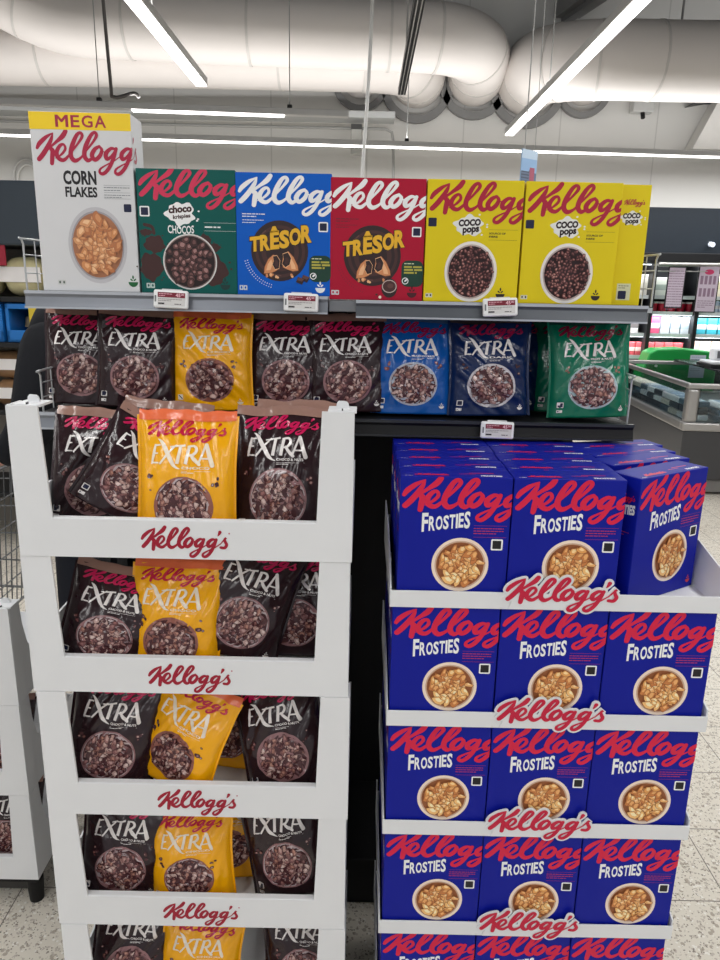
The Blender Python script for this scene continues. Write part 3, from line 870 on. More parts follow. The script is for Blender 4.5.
# unlit black track
tr = empty('spotlight_track', (.25, 2.0, 3.0), 0, 'unlit black track with pale edges hanging at the top centre', 'lamp track')
h = MB(); h.box((-.028, 0, 0), (.028, 3.9, .05), 0, .004); h.build('housing', mat('track_black', (28, 28, 30), .4), tr)
for s_ in (-1, 1):
    h = MB(); h.box((s_ * .012 - .003, .005, -.004), (s_ * .012 + .003, 3.895, .002), 0); h.build('rail', mat('track_rail', (190, 190, 190), .4), tr)
for q in (.5, 3.4):
    h = MB(); h.tube([(0, q, .05), (0, q, 2.23)], .006, 6); h.build('suspension_cable', cable_m, tr)
# grey service tray with pipes low on the wall
b = MB(); b.box((-5, 8.55, 3.40), (.30, 8.85, 3.47), 0, .01); tag(b.build('cable_tray', mat('tray_grey', (176, 178, 178), .5)), 'pale grey cable tray running along the wall under the ducts', 'cable tray')
sp_ = empty('sprinkler_pipe', (-.6, 8.7, 3.32), 0, 'thin grey pipe bending down the wall beside a small grey box', 'pipe')
b = MB(); b.tube([(-4, 0, 0), (.8, 0, 0), (.87, 0, -.03), (.89, 0, -.12), (.91, 0, -.72)], .016, 8); b.build('pipe', mat('pipe_grey', (158, 158, 156), .4), sp_)
b = MB(); b.box((.42, -.06, -.27), (.54, .06, .03), 0, .01); b.build('junction_box', mat('junction_grey', (176, 176, 172), .5), sp_)
b = MB(); b.box((.42, -.065, -.02), (.54, .065, .035), 0, .005); b.build('lid', mat('junction_dark', (70, 70, 70), .5), sp_)
sn = empty('motion_sensor', (3.08, 8.9, 3.64), 0, 'small grey sensor box fixed to the upper wall under the right-hand duct', 'sensor')
b = MB(); b.box((-.12, -.06, -.06), (.12, .09, .07), 0, .015); b.build('body', mat('sensor_grey', (190, 190, 188), .5), sn)
b = MB(); b.tube([(0, -.02, -.06), (0, -.05, -.12)], .025, 8); b.build('lens', mat('clamp_black', (30, 30, 30)), sn)
# dangling cables and the hanging sign
b = MB(); b.tube(catmull3([(.022, 4, 5.24), (.02, 4, 3.6), (.006, 4, 2.75), (-.02, 4, 2.2), (-.03, 4, 1.9)], 5), .009, 6)
tag(b.build('hanging_cable', mat('cable_white', (216, 216, 214), .5)), 'thin white cable hanging down behind the red box', 'cable')
b = MB(); b.tube(catmull3([(-2.12, 6.40, 5.24), (-2.10, 6.40, 4.2), (-2.07, 6.40, 3.2), (-2.05, 6.40, 3.06), (-1.9, 6.44, 3.1), (-1.86, 6.45, 3.07)], 5), .014, 6)
tag(b.build('power_cable', mat('cable_grey', (96, 92, 90), .5)), 'grey power cable dropping onto the lamp behind the tall white box', 'cable')
b = MB(); b.tube([(-3.94 + .16 * cos(t * pi / 10), 8.984 + .002 * sin(t), 2.78 + .2 * sin(t * pi / 10)) for t in range(22)], .014, 6); b.tube([(-3.92 + .13 * cos(t * pi / 10), 8.966 + .004 * sin(t), 2.75 + .17 * sin(t * pi / 10)) for t in range(22)], .014, 6)
tag(b.build('cable_coil', mat('cable_white', (216, 216, 214))), 'coil of white cable hung on the wall left of the tall white box', 'cable')
sg = empty('hanging_sign', (.625, 3.0, 1.98), R(38), 'small light blue sign hanging on a string behind the yellow boxes', 'sign')
b = MB(); b.box((-.045, -.002, 0), (.045, .002, .15), 0); b.build('card', mat('sign_blue', (150, 184, 222), .3), sg)
p = Print(); p.rect(-.045, .03, .045, .07, 0, ink((104, 124, 152))); p.poly([(-.045, .07), (-.005, .07), (.012, .09), (.012, .05), (-.045, .05)], 1, ink((110, 124, 146))); p.rect(.005, .03, .033, .088, 2, ink((176, 96, 116)))
for k in range(4): p.rect(-.043, .036 + k * .011, .002, .040 + k * .011, 3, ink((84, 92, 110)))
p.rect(-.045, .118, .045, .15, 1, ink((196, 216, 236)))
build_print('picture', sg, [(p, lambda x, y, o: (x, -.002 - o, y), None), (p, lambda x, y, o: (-x, .002 + o, y), None)])
b = MB(); b.tube([(-.03, 0, .15), (-.03, 0, 3.26)], .0025, 5); b.tube([(.03, 0, .15), (.035, .01, .7), (.03, 0, 3.26)], .0015, 5); b.build('string', cable_m, sg)

# ================================================================== BACKGROUND RIGHT
blk = mat('frame_black', (24, 25, 28), .4, .4)
metal = mat('brushed_steel', (176, 174, 172), .32, .5, metal=.85)
cl_ = empty('wall_cooler', (2.3, 8.32, 0), 0, 'black framed wall cooler with lit shelves of chilled goods at the far right', 'cooler')
b = MB(); b.box((0, .50, 0), (3.2, .60, 2.0)); b.build('back_panel', mat('cooler_back', (60, 64, 70), .5), cl_)
b = MB(); b.box((0, 0, 0), (3.2, .5, .55), 0, .01); b.build('base', blk, cl_)
for zz in (.93, 1.18, 1.425, 1.60):
    b = MB(); b.box((0, .08, zz - .02), (3.2, .5, zz), 0); b.box((0, .06, zz - .035), (3.2, .08, zz + .005), 1); b.build('shelf', [blk, mat('price_strip', (206, 212, 214), .4)], cl_)
for xx in (0, .90, 1.42, 2.1, 3.16):
    b = MB(); b.box((xx, 0, .5), (xx + .045, .5, 2.0), 0, .004); b.build('post', blk, cl_)
b = MB(); b.box((-.02, -.02, 1.96), (3.22, .52, 2.06), 0, .01); b.build('canopy', blk, cl_)
b = MB(); b.tube([(.9, -.12, 1.93), (3.2, -.12, 1.95)], .022, 8); b.tube([(.9, -.12, 1.86), (3.2, -.12, 1.88)], .008, 6); b.tube([(.9, -.12, 1.93), (.9, 0, 1.93)], .012, 6); b.build('door_rail', metal, cl_)
cool_white = emit('cooler_light', (236, 244, 255), 2.2)
for zz in (1.385, 1.14, 1.93):
    b = MB(); b.box((.05, .085, zz), (3.15, .10, zz + .012)); b.build('shelf_light', cool_white, cl_)
    la = bpy.data.lights.new('shelf_glow', 'AREA'); la.shape = 'RECTANGLE'; la.size = 3.0; la.size_y = .03; la.energy = 22
    lo = bpy.data.objects.new('shelf_glow', la); COL.objects.link(lo); lo.parent = cl_; lo.location = (1.6, .06, zz - .004); lo.rotation_euler = (R(20), 0, 0)
# goods on the cooler shelves, built once per kind
def carton_goods(w, d, h, rgb, top, nm):
    r = empty(nm)
    b = MB(); b.box((-w / 2, -d / 2, 0), (w / 2, d / 2, h), 0, .004); b.build('body', mat('goods_%d_%d_%d' % rgb, rgb, .4), r)
    b = MB(); b.box((-w / 2 - .001, -d / 2 - .001, h * .3), (w / 2 + .001, d / 2 + .001, h * .62), 0, .004); b.build('label_band', mat('goods_%d_%d_%d' % top, top, .4), r)
    return r
def tub_goods(rad, h, rgb, lid, nm):
    r = empty(nm)
    b = MB(); b.tube([(0, 0, 0), (0, 0, h * .82)], [rad * .86, rad], 12); b.build('body', mat('goods_%d_%d_%d' % rgb, rgb, .4), r)
    b = MB(); b.tube([(0, 0, h * .82), (0, 0, h)], rad * 1.05, 12); b.build('lid', mat('goods_%d_%d_%d' % lid, lid, .4), r)
    return r
def row(proto, x0, n, step, z, y, label, cat, group):
    for i in range(n):
        o = proto if i == 0 else copy_tree(proto)
        o.location = (2.3 + x0 + i * step, 8.32 + y, z + .001)
        tag(o, label, cat, group)
row(carton_goods(.19, .14, .23, (240, 238, 230), (228, 226, 214), 'milk_carton'), .62, 2, .21, 1.60, .20, 'white carton on the upper cooler shelf left of the first black post', 'carton', 'white cartons left of the first post')
row(carton_goods(.17, .14, .20, (226, 234, 224), (170, 186, 176), 'milk_carton'), 1.04, 2, .185, 1.60, .20, 'pale carton with grey green band on the upper cooler shelf behind the left hanging poster', 'carton', 'pale cartons behind the poster')
row(carton_goods(.13, .14, .27, (244, 238, 214), (232, 222, 184), 'milk_carton'), 1.56, 6, .15, 1.60, .20, 'tall cream carton on the upper cooler shelf right of the second post', 'carton', 'cream cartons on the upper shelf')
row(tub_goods(.05, .11, (196, 30, 60), (236, 230, 230), 'yogurt_tub'), 1.0, 5, .105, 1.425, .16, 'small crimson tub with white lid on the second cooler shelf', 'tub', 'crimson tubs')
row(tub_goods(.05, .12, (230, 206, 196), (150, 40, 50), 'yogurt_tub'), .55, 3, .11, 1.425, .16, 'small pale pink tub with red lid at the left end of the second cooler shelf', 'tub', 'pale pink tubs')
row(carton_goods(.07, .1, .13, (196, 214, 236), (236, 238, 240), 'dairy_bottle'), 1.53, 9, .08, 1.425, .16, 'small light blue pack on the second cooler shelf between the hanging posters', 'pack', 'light blue packs')
row(carton_goods(.09, .1, .19, (236, 234, 234), (120, 116, 118), 'striped_pack'), .60, 3, .10, 1.18, .16, 'white pack with dark stripe on the third cooler shelf left of the first post', 'pack', 'striped packs')
row(carton_goods(.11, .1, .19, (236, 96, 140), (240, 224, 230), 'pink_pack'), 1.03, 1, .1, 1.18, .16, 'bright pink pack on the third cooler shelf beside the first post', 'pack', None)
row(carton_goods(.10, .1, .19, (226, 236, 244), (196, 214, 230), 'white_pack'), 1.15, 3, .115, 1.18, .16, 'bluish white pack in the middle of the third cooler shelf', 'pack', 'bluish white packs')
row(carton_goods(.11, .1, .18, (70, 186, 206), (232, 240, 244), 'turquoise_pack'), 1.56, 5, .125, 1.18, .16, 'turquoise and white pack on the third cooler shelf right of the second post', 'pack', 'turquoise packs')
row(carton_goods(.10, .1, .15, (206, 84, 92), (236, 206, 200), 'red_pack'), .56, 8, .11, .93, .16, 'red and pale pack on the fourth cooler shelf above the green box', 'pack', 'red packs')
row(carton_goods(.12, .1, .17, (236, 206, 190), (240, 236, 230), 'peach_pack'), 1.50, 5, .135, .93, .16, 'peach coloured pack on the fourth cooler shelf at the right', 'pack', 'peach packs')

def poster(loc, rz, w, h, label, head):
    r = empty('hanging_poster', loc, rz, label, 'poster')
    b = MB(); b.box((-w / 2, -.008, 0), (w / 2, .008, h), 0, .003); b.build('frame', blk, r)
    p = Print(); pk = ink((206, 190, 206)); tx = ink((146, 118, 140)); hd = ink((214, 60, 110))
    p.rect(-w / 2 + .012, .012, w / 2 - .012, h - .012, 0, pk)
    if head:
        p.poly(ellipse(0, h - .07, .05, .028, 16), 2, hd)
        for k in range(2): 
            for q in range(4): p.rect(-.085 + q * .045, h - .20 - k * .13, -.055 + q * .045, h - .11 - k * .13, 2, tx)
        p.bars(-.085, .12, .17, 4, .022, .008, 2, tx, 3)
    else:
        p.bars(-.085, h - .05, .17, 16, .027, .007, 2, tx, 5)
    build_print('sheet', r, [(p, lambda x, y, o: (x, -.008 - o, y), None)])
    for s_ in (-1, 1):
        b = MB(); b.tube([(s_ * w * .35, 0, h), (s_ * w * .35, 0, 1.945 - loc[2])], .004, 6); b.build('hook', metal, r)
    return r
poster((3.41, 8.20, 1.47), R(-4), .19, .44, 'tall pale lilac poster in a black frame, left of the two hanging before the cooler', False)
poster((3.76, 8.20, 1.43), R(-4), .23, .50, 'tall pale lilac poster with pink emblem, right of the two hanging before the cooler', True)
# spot on the dark wall
b = MB(); b.tube([(4.07, 8.95, 2.20), (4.07, 8.88, 2.19)], .028, 14); tag(b.build('spotlight', emit('spot_face', (235, 242, 255), 1.2)), 'small bright spotlight on the dark wall above the posters', 'lamp')

# ---- chest freezer
ch = empty('chest_freezer', (2.63, 5.80, 0), R(-3), 'dark chest freezer with glass rim and steel frame behind the blue boxes', 'freezer')
b = MB(); b.box((.03, .03, .02), (1.6, 2.07, .13), 0, .01); b.build('plinth', mat('plinth_grey', (120, 118, 116), .5), ch)
b = MB()
b.box((0, 0, .13), (1.63, 2.1, .54), 0, .012); b.build('body', mat('freezer_dark', (62, 62, 64), .4), ch)
b = MB()
for a, c in (((-.02, -.02, .54), (1.65, .04, .61)), ((-.02, 2.06, .54), (1.65, 2.12, .61)), ((-.02, .04, .54), (.04, 2.06, .61)), ((1.59, .04, .54), (1.65, 2.06, .61))): b.box(a, c, 0, .012)
b.build('lower_rim', metal, ch)
b = MB()
for a, c in (((-.015, -.015, .885), (1.645, .03, .925)), ((-.015, 2.07, .885), (1.645, 2.115, .925)), ((-.015, .03, .885), (.03, 2.07, .925)), ((1.6, .03, .885), (1.645, 2.07, .925))): b.box(a, c, 0, .01)
b.build('upper_rim', metal, ch)
for x, y in ((0, 0), (1.53, 0), (0, 2.0), (1.53, 2.0)):
    b = MB(); b.box((x, y, .60), (x + .10, y + .10, .89), 0, .03, seg=3); b.build('corner_post', metal, ch)
glass = mat('freezer_glass', (226, 238, 240), .03, .5, vary=0, trans=1.0)
for a, c in (((.1, .010, .61), (1.53, .018, .885)), ((.010, .1, .61), (.018, 2.0, .885)), ((.1, 2.08, .61), (1.53, 2.088, .885)), ((1.612, .1, .61), (1.62, 2.0, .885))):
    b = MB(); b.box(a, c); b.build('glass_pane', glass, ch)
b = MB(); b.box((.05, .05, .56), (1.58, 2.05, .60)); b.build('liner', mat('freezer_liner', (120, 132, 138), .4), ch)
rg = random.Random(6)
pk_ = [((226, 232, 236), (120, 150, 176)), ((60, 92, 112), (190, 206, 214)), ((30, 46, 58), (150, 170, 180)), ((208, 204, 190), (230, 226, 210))]
proto = []
for i, (c1, c2) in enumerate(pk_):
    r = empty('frozen_pack')
    b = MB(); b.box((-.085, -.12, 0), (.085, .12, .05), 0, .012); b.build('bag', mat('frozen_%d' % i, c1, .35), r)
    b = MB(); b.box((-.06, -.08, .045), (.06, .08, .053), 0, .003); b.build('label_patch', mat('frozen_label_%d' % i, c2, .4), r)
    proto.append(r)
KN = ['white', 'slate blue', 'near-black', 'cream']
Mch = Matrix.Translation((2.63, 5.80, 0)) @ Matrix.Rotation(R(-3), 4, 'Z')
cnt = [0] * 4
for side in range(2):
    for k in range(9 if side == 0 else 6):
        for lv in range(3):
            i = rg.randrange(4)
            if side == 0 and k > 5 and lv == 2: i = 3
            o = proto[i] if cnt[i] == 0 else copy_tree(proto[i])
            cnt[i] += 1
            p = Vector((.15, .25 + k * .2, 0)) if side == 0 else Vector((.36 + k * .2, .17, 0))
            o.location = Mch @ (p + Vector((0, 0, .602 + lv * .056)))
            o.rotation_euler = (0, 0, R(-3 + rg.uniform(-3, 3)) + (pi / 2 if False else 0))
            tag(o, '%s pack of frozen food stacked inside the glass of the chest freezer' % KN[i], 'frozen food', '%s frozen packs in the chest freezer' % KN[i])
# green lidded bin behind the freezer glass
gb = empty('green_bin', (3.46, 8.065, 0), 0, 'rounded bright green bin with a pale notice, standing behind the freezer', 'bin')
gm = mat('bin_green', (0, 150, 62), .35, .5)
E0 = [(-.40, 0), (.40, 0), (.40, .82), (.395, .98), (.36, 1.02), (0, 1.055), (-.26, 1.04), (-.34, 1.0), (-.40, .80)]
b = MB(); b.prism(E0, 'y', -.13, .13, 0); o = b.build('body', gm, gb)
mo = o.modifiers.new('bevel', 'BEVEL'); mo.width = .02; mo.segments = 3
p = Print(); p.rect(.10, .74, .27, .985, 0, ink((206, 216, 230))); p.rect(.30, .86, .38, .93, 0, i_white); p.poly(ellipse(-.26, .86, .018, .014, 12), 0, i_white); p.bars(.115, .96, .14, 7, .024, .006, 1, ink((150, 160, 180)), 4)
build_print('notice', gb, [(p, lambda x, y, o: (x, -.13 - o - .0005, y), None)])
sc_ = empty('weighing_scale', (3.42, 7.72, .925), 0, 'white weighing scale with dark tray on the far end of the freezer', 'scale')

b = MB(); b.box((.62, .55, .925), (1.63, 2.1, .945), 0, .005); b.build('lid', mat('freezer_lid', (34, 36, 40), .25, .5), ch)
sc_.location = (3.50, 7.05, .946)
b = MB(); b.box((-.20, -.16, 0), (.30, .16, .035), 0, .008); b.build('base', blk, sc_)
b = MB(); b.box((-.18, -.14, .035), (.28, .14, .06), 0, .008); b.build('tray', mat('scale_white', (228, 230, 234), .35), sc_)
b = MB(); b.box((-.10, .02, .06), (.28, .14, .17), 0, .02); b.box((-.07, .012, .08), (-.02, .022, .15), 1); b.build('display', [MATS['scale_white'], mat('scale_grey', (90, 92, 96), .4)], sc_)

# ================================================================== BACKGROUND LEFT
rk = empty('bakery_rack', (-3.6, 4.25, 0), 0, 'black rack holding bread bags and blue crates at the far left', 'rack')
RW = 1.95
b = MB(); b.box((0, .5, 0), (RW, .54, 2.0)); b.build('back_panel', mat('rack_back', (150, 144, 136), .6), rk)
for zz in (.35, .86, 1.26, 1.52):
    b = MB(); b.box((0, 0, zz - .03), (RW, .5, zz), 0, .004); b.build('shelf', blk, rk)
for xx in (0, RW - .04):
    b = MB(); b.box((xx, 0, 0), (xx + .04, .5, 2.0), 0, .004); b.build('post', blk, rk)
b = MB(); b.box((0, -.03, 1.80), (RW, .5, 2.14), 0, .01); b.build('header', mat('rack_header', (44, 54, 64), .5), rk)
def bread(rgb, seed, nm):   # loaf in a clear bag
    r = empty(nm)
    rg = random.Random(seed)
    b = MB(); V = []; Fc = []
    NU, NV = 18, 10
    for j in range(NV + 1):
        for i in range(NU):
            a = 2 * pi * i / NU; v = j / NV
            rr = (1 - abs(2 * v - 1) ** 4) ** .5 * (1 + .08 * noise.noise(Vector((i * .9, j * .8, seed))))
            V.append(((v - .5) * .24, .10 * rr * cos(a), .085 + .083 * max(-1, rr * sin(a) * 1.02)))
    for j in range(NV):
        for i in range(NU):
            Fc.append([j * NU + i, j * NU + (i + 1) % NU, (j + 1) * NU + (i + 1) % NU, (j + 1) * NU + i])
    b.add(V, Fc, 0, True); b.build('bag', mat('bread_%d' % seed, rgb, .35, vary=.25, scale=22), r)
    b = MB(); b.box((-.115, -.107, .06), (.115, -.100, .125), 0, .002); b.build('label_band', mat('bread_band', (238, 234, 232), .35), r)
    return r
bp1 = bread((246, 226, 176), 3, 'bread_bag'); bp2 = bread((238, 222, 200), 5, 'bread_bag')
for k in range(5):
    o = bp1 if k == 0 else copy_tree(bp1)
    o.location = (-1.98 - k * .26, 4.40, 1.521); o.scale = (1.05, 1, 1.32); tag(o, 'golden bread loaf in a clear bag with white band on the upper rack shelf', 'bread', 'golden loaves on the upper rack shelf')
o = bp2; o.location = (-1.76, 4.40, 1.521); o.scale = (.9, .9, 1.2); o.rotation_euler = (0, 0, R(20)); tag(o, 'pale bread bag turned askew at the right end of the upper rack shelf', 'bread')
rb = empty('price_banner', (-2.06, 4.235, 1.69), 0, 'small dark red price banner above the bread bags', 'sign')
b = MB(); b.box((-.04, -.004, 0), (.04, .004, .11)); b.build('card', mat('banner_red', (150, 20, 46), .5), rb)
b = MB(); b.box((-.012, 0, .10), (.012, .008, .14)); b.build('hook', metal, rb)
pt = empty('price_card', (-2.12, 4.235, 1.46), R(-8), 'white price card hanging on the rack edge below the bread', 'price tag')
b = MB(); b.box((-.03, -.006, -.02), (.03, -.002, .08), 0, .002); b.build('card', mat('card_white', (236, 236, 236), .5), pt)
def crate(nm):
    r = empty(nm)
    bl = mat('crate_blue', (24, 112, 190), .4)
    b = MB()
    for a, c in (((-.17, -.2, 0), (.17, .2, .02)), ((-.17, -.2, 0), (.17, -.18, .07)), ((-.17, .18, 0), (.17, .2, .22)), ((-.17, -.2, 0), (-.15, .2, .22)), ((.15, -.2, 0), (.17, .2, .22)), ((-.17, -.2, .19), (.17, -.18, .22))): b.box(a, c, 0, .004)
    b.build('shell', bl, r)
    b = MB(); b.box((-.03, -.207, .03), (.035, -.2, .21), 0, .002); b.build('yellow_label', mat('label_yellow', (214, 186, 50), .5), r)
    b = MB()
    rg = random.Random(5)
    for k in range(6): b.tube([(-.12 + k * .048, 0, .08), (-.12 + k * .048, 0, .14 + .02 * (k % 2))], [.032, .022], 8)
    b.build('contents', mat('crate_goods', (206, 186, 150), .5, vary=.3, scale=30), r)
    return r
cr = crate('blue_crate')
for k in range(4):
    o = cr if k == 0 else copy_tree(cr)
    o.location = (-1.90 - k * .36, 4.46, 1.261); tag(o, 'blue plastic crate with yellow label on the middle rack shelf', 'crate', 'blue crates on the rack')
brn = None
for k in range(6):
    if brn is None: brn = bread((150, 116, 84), 8, 'rye_loaf_bag'); o = brn
    else: o = copy_tree(brn)
    o.location = (-1.85 - (k % 3) * .27, 4.42, .861 + (k // 3) * .172); tag(o, 'brown rye loaf in a bag with white band on the lower rack shelf', 'bread', 'rye loaves on the lower rack shelf')

# ---- shopping cart
ct = empty('shopping_cart', (-1.79, 2.33, 0), 0, 'grey wire shopping cart behind the white cardboard stand', 'shopping cart')
wire = mat('cart_wire', (120, 122, 124), .35, .5, metal=.6)
def lerp(a, b, t): return tuple(a[i] + (b[i] - a[i]) * t for i in range(3))
TP = [(-.5, -.24, .98), (.60, -.27, 1.0), (.60, .27, 1.0), (-.5, .24, .98)]
BT_ = [(-.38, -.19, .52), (.56, -.21, .48), (.56, .21, .48), (-.38, .19, .52)]
b = MB()
for i in range(4):
    a, c, d_, e = TP[i], TP[(i + 1) % 4], BT_[i], BT_[(i + 1) % 4]
    b.tube([a, c], .006, 6); b.tube([d_, e], .005, 6)
    n = 22 if i % 2 == 0 else 12
    for k in range(n + 1): b.tube([lerp(a, c, k / n), lerp(d_, e, k / n)], .0022, 5)
    for k in (1, 2, 3, 4): b.tube([lerp(a, d_, k / 5), lerp(c, e, k / 5)], .003, 5)
for k in range(14): b.tube([lerp(BT_[0], BT_[1], k / 13), lerp(BT_[3], BT_[2], k / 13)], .0025, 5)
b.build('wire_basket', wire, ct)
b = MB()
for s_ in (-1, 1): b.tube(catmull3([(.62, s_ * .26, 1.04), (.60, s_ * .25, .8), (.52, s_ * .24, .42), (.50, s_ * .24, .2), (.40, s_ * .24, .17), (-.40, s_ * .20, .17)], 5), .012, 8)
b.tube([(-.38, -.2, .17), (-.38, .2, .17)], .010, 8); b.tube([(.5, -.24, .25), (.5, .24, .25)], .010, 8); b.tube([(-.38, -.19, .17), (-.36, -.19, .52)], .009, 8); b.tube([(-.38, .19, .17), (-.36, .19, .52)], .009, 8)
b.build('frame', mat('cart_frame', (86, 88, 90), .35, .5, metal=.5), ct)
b = MB(); b.tube([(.62, -.27, 1.045), (.62, .27, 1.045)], .016, 10); b.build('handle', mat('cart_handle', (30, 32, 36), .5), ct)
for x, y in ((-.38, -.2), (-.38, .2), (.42, -.24), (.42, .24)):
    b = MB(); b.tube([(x, y - .013, .06), (x, y + .013, .06)], .058, 16); b.box((x - .012, y - .018, .06), (x + .012, y - .014, .17)); b.box((x - .012, y + .014, .06), (x + .012, y + .018, .17)); b.build('wheel', mat('cart_tyre', (38, 38, 40), .6), ct)

# ---- person pushing the cart
def skin_mesh(name, verts, edges, radii, m, parent, root_i=0, sub=2):
    me = bpy.data.meshes.new(name)
    me.from_pydata(verts, edges, [])
    o = bpy.data.objects.new(name, me); COL.objects.link(o)
    sk = o.modifiers.new('skin', 'SKIN'); sk.use_smooth_shade = True
    lay = me.skin_vertices[0] if me.skin_vertices else None
    for i, r_ in enumerate(radii):
        d = lay.data[i]; d.radius = r_ if isinstance(r_, tuple) else (r_, r_); d.use_root = (i == root_i)
    ss = o.modifiers.new('sub', 'SUBSURF'); ss.levels = sub; ss.render_levels = sub
    dg = bpy.context.evaluated_depsgraph_get()
    new = bpy.data.meshes.new_from_object(o.evaluated_get(dg))
    bpy.data.objects.remove(o)
    new.materials.clear(); new.materials.append(m)
    for p in new.polygons: p.use_smooth = True
    return link_mesh(name, new, parent)
pe = empty('person', (-.905, 2.36, 0), 0, 'person in a black zipped jacket pushing the cart, half hidden behind the shelf', 'person')
skin_c = mat('skin', (214, 158, 140), .5, .4)
coat = mat('jacket_black', (18, 20, 26), .75, .25, bump=.5, bscale=40)
trouser = mat('trouser_dark', (34, 36, 44), .8, .2)
# joints: facing -x, left arm on the -y side
V = [(0, 0, .96), (0, 0, 1.14), (-.01, 0, 1.32), (.0, 0, 1.46), (.02, 0, 1.55), (.035, 0, 1.64), (.035, 0, 1.72), (.04, 0, 1.80),
     (0, -.10, .92), (-.03, -.11, .50), (.02, -.11, .09), (-.10, -.12, .04),
     (0, .10, .92), (.05, .11, .50), (.12, .11, .09), (.0, .12, .04),
     (-.01, -.19, 1.46), (-.05, -.24, 1.20), (-.17, -.245, 1.09), (-.225, -.235, 1.075),
     (-.01, .19, 1.46), (-.05, .24, 1.20), (-.16, .22, 1.09), (-.225, .21, 1.075)]
E_ = [(0, 1), (1, 2), (2, 3), (3, 4), (4, 5), (5, 6), (6, 7), (0, 8), (8, 9), (9, 10), (10, 11), (0, 12), (12, 13), (13, 14), (14, 15), (3, 16), (16, 17), (17, 18), (18, 19), (3, 20), (20, 21), (21, 22), (22, 23)]
Rr = [(.10, .13), (.09, .12), (.09, .12), (.06, .09), .052, .078, .098, .07, .085, .06, .042, .035, .085, .06, .042, .035, .045, .038, .030, .028, .045, .038, .030, .028]
skin_mesh('body', V, E_, Rr, skin_c, pe)
Jv = [(0, 0, .86), (0, 0, 1.0), (0, 0, 1.14), (-.01, 0, 1.32), (-.01, 0, 1.45), (.01, 0, 1.535), (-.01, -.175, 1.47), (-.06, -.255, 1.20), (-.12, -.255, 1.12), (-.185, -.245, 1.09), (-.01, .175, 1.47), (-.06, .255, 1.20), (-.11, .235, 1.12), (-.18, .22, 1.09)]
Je = [(0, 1), (1, 2), (2, 3), (3, 4), (4, 5), (4, 6), (6, 7), (7, 8), (8, 9), (4, 10), (10, 11), (11, 12), (12, 13)]
Jr = [(.16, .19), (.155, .19), (.15, .185), (.16, .20), (.13, .19), .085, .105, .078, .062, .052, .085, .075, .062, .052]
jk = skin_mesh('jacket', Jv, Je, Jr, coat, pe)
b = MB(); b.tube([(-.155, -.01, .88), (-.150, -.01, 1.0), (-.148, -.01, 1.14), (-.165, -.01, 1.30), (-.125, -.01, 1.44), (-.10, -.01, 1.52)], .006, 6); b.build('zip', mat('zip_grey', (120, 120, 122), .4, metal=.5), jk)
Tv = [(0, 0, .93), (0, -.10, .88), (-.03, -.11, .50), (.02, -.11, .12), (0, .10, .88), (.05, .11, .50), (.12, .11, .12)]
skin_mesh('trousers', Tv, [(0, 1), (1, 2), (2, 3), (0, 4), (4, 5), (5, 6)], [(.13, .16), .105, .078, .062, .105, .078, .062], trouser, pe)
for q in ((.02, -.11), (.12, .11)):
    b = MB(); b.tube(catmull3([(q[0] + .06, q[1], .045), (q[0], q[1], .055), (q[0] - .10, q[1], .045), (q[0] - .18, q[1], .035)], 4), [.035] + [.048] * 10 + [.04, .03], 12); b.build('shoe', mat('shoe_black', (26, 24, 24), .5), pe)
hv = []
b = MB()
for j in range(9):
    for i in range(20):
        t = j / 8 * pi * .62; a = 2 * pi * i / 20
        front = max(0, -cos(a))
        tt = t * (1 - .40 * front)
        b.v.append((.045 + .112 * sin(tt) * cos(a), .104 * sin(tt) * sin(a), 1.725 + .115 * cos(tt)))
for j in range(8):
    for i in range(20):
        b.f.append([j * 20 + i, (j + 1) * 20 + i, (j + 1) * 20 + (i + 1) % 20, j * 20 + (i + 1) % 20]); b.mi.append(0); b.sm.append(True)
b.build('hair', mat('hair_brown', (62, 44, 34), .7), pe)
b = MB()
b.tube([(-.055, 0, 1.72), (-.072, 0, 1.69), (-.06, 0, 1.675)], [.008, .014, .012], 8)
for s_ in (-1, 1):
    b.tube([(.04, s_ * .098, 1.725), (.048, s_ * .106, 1.70), (.04, s_ * .098, 1.675)], [.01, .014, .009], 8)
b.build('face_features', skin_c, pe)
b = MB()
for s_ in (-1, 1): b.tube([(-.048, s_ * .034, 1.725), (-.056, s_ * .034, 1.725)], [.013, .008], 10)
b.build('eyes', mat('eye_dark', (30, 26, 26), .3), pe)
b = MB(); b.tube([(-.048, -.022, 1.637), (-.056, 0, 1.635), (-.048, .022, 1.637)], [.004, .007, .004], 8); b.build('mouth', mat('lip', (176, 100, 96), .5), pe)
# fingers curled round the handle
for s_, hy in ((-1, -.237), (1, .212)):
    for k, ln in enumerate((.9, 1.0, .95, .8)):
        y = hy + (k - 1.5) * .019
        P = [(-.215, y, 1.082), (-.265 - .01 * ln, y, 1.088), (-.295 - .012 * ln, y, 1.065), (-.29, y, 1.030), (-.265, y, 1.018)]
        skin_mesh('finger', P, [(i, i + 1) for i in range(4)], [.011, .0095, .009, .0085, .007], skin_c, pe, sub=1)
    P = [(-.20, hy - s_ * .035, 1.07), (-.235, hy - s_ * .052, 1.055), (-.265, hy - s_ * .05, 1.028)]
    skin_mesh('thumb', P, [(0, 1), (1, 2)], [.013, .011, .009], skin_c, pe, sub=1)

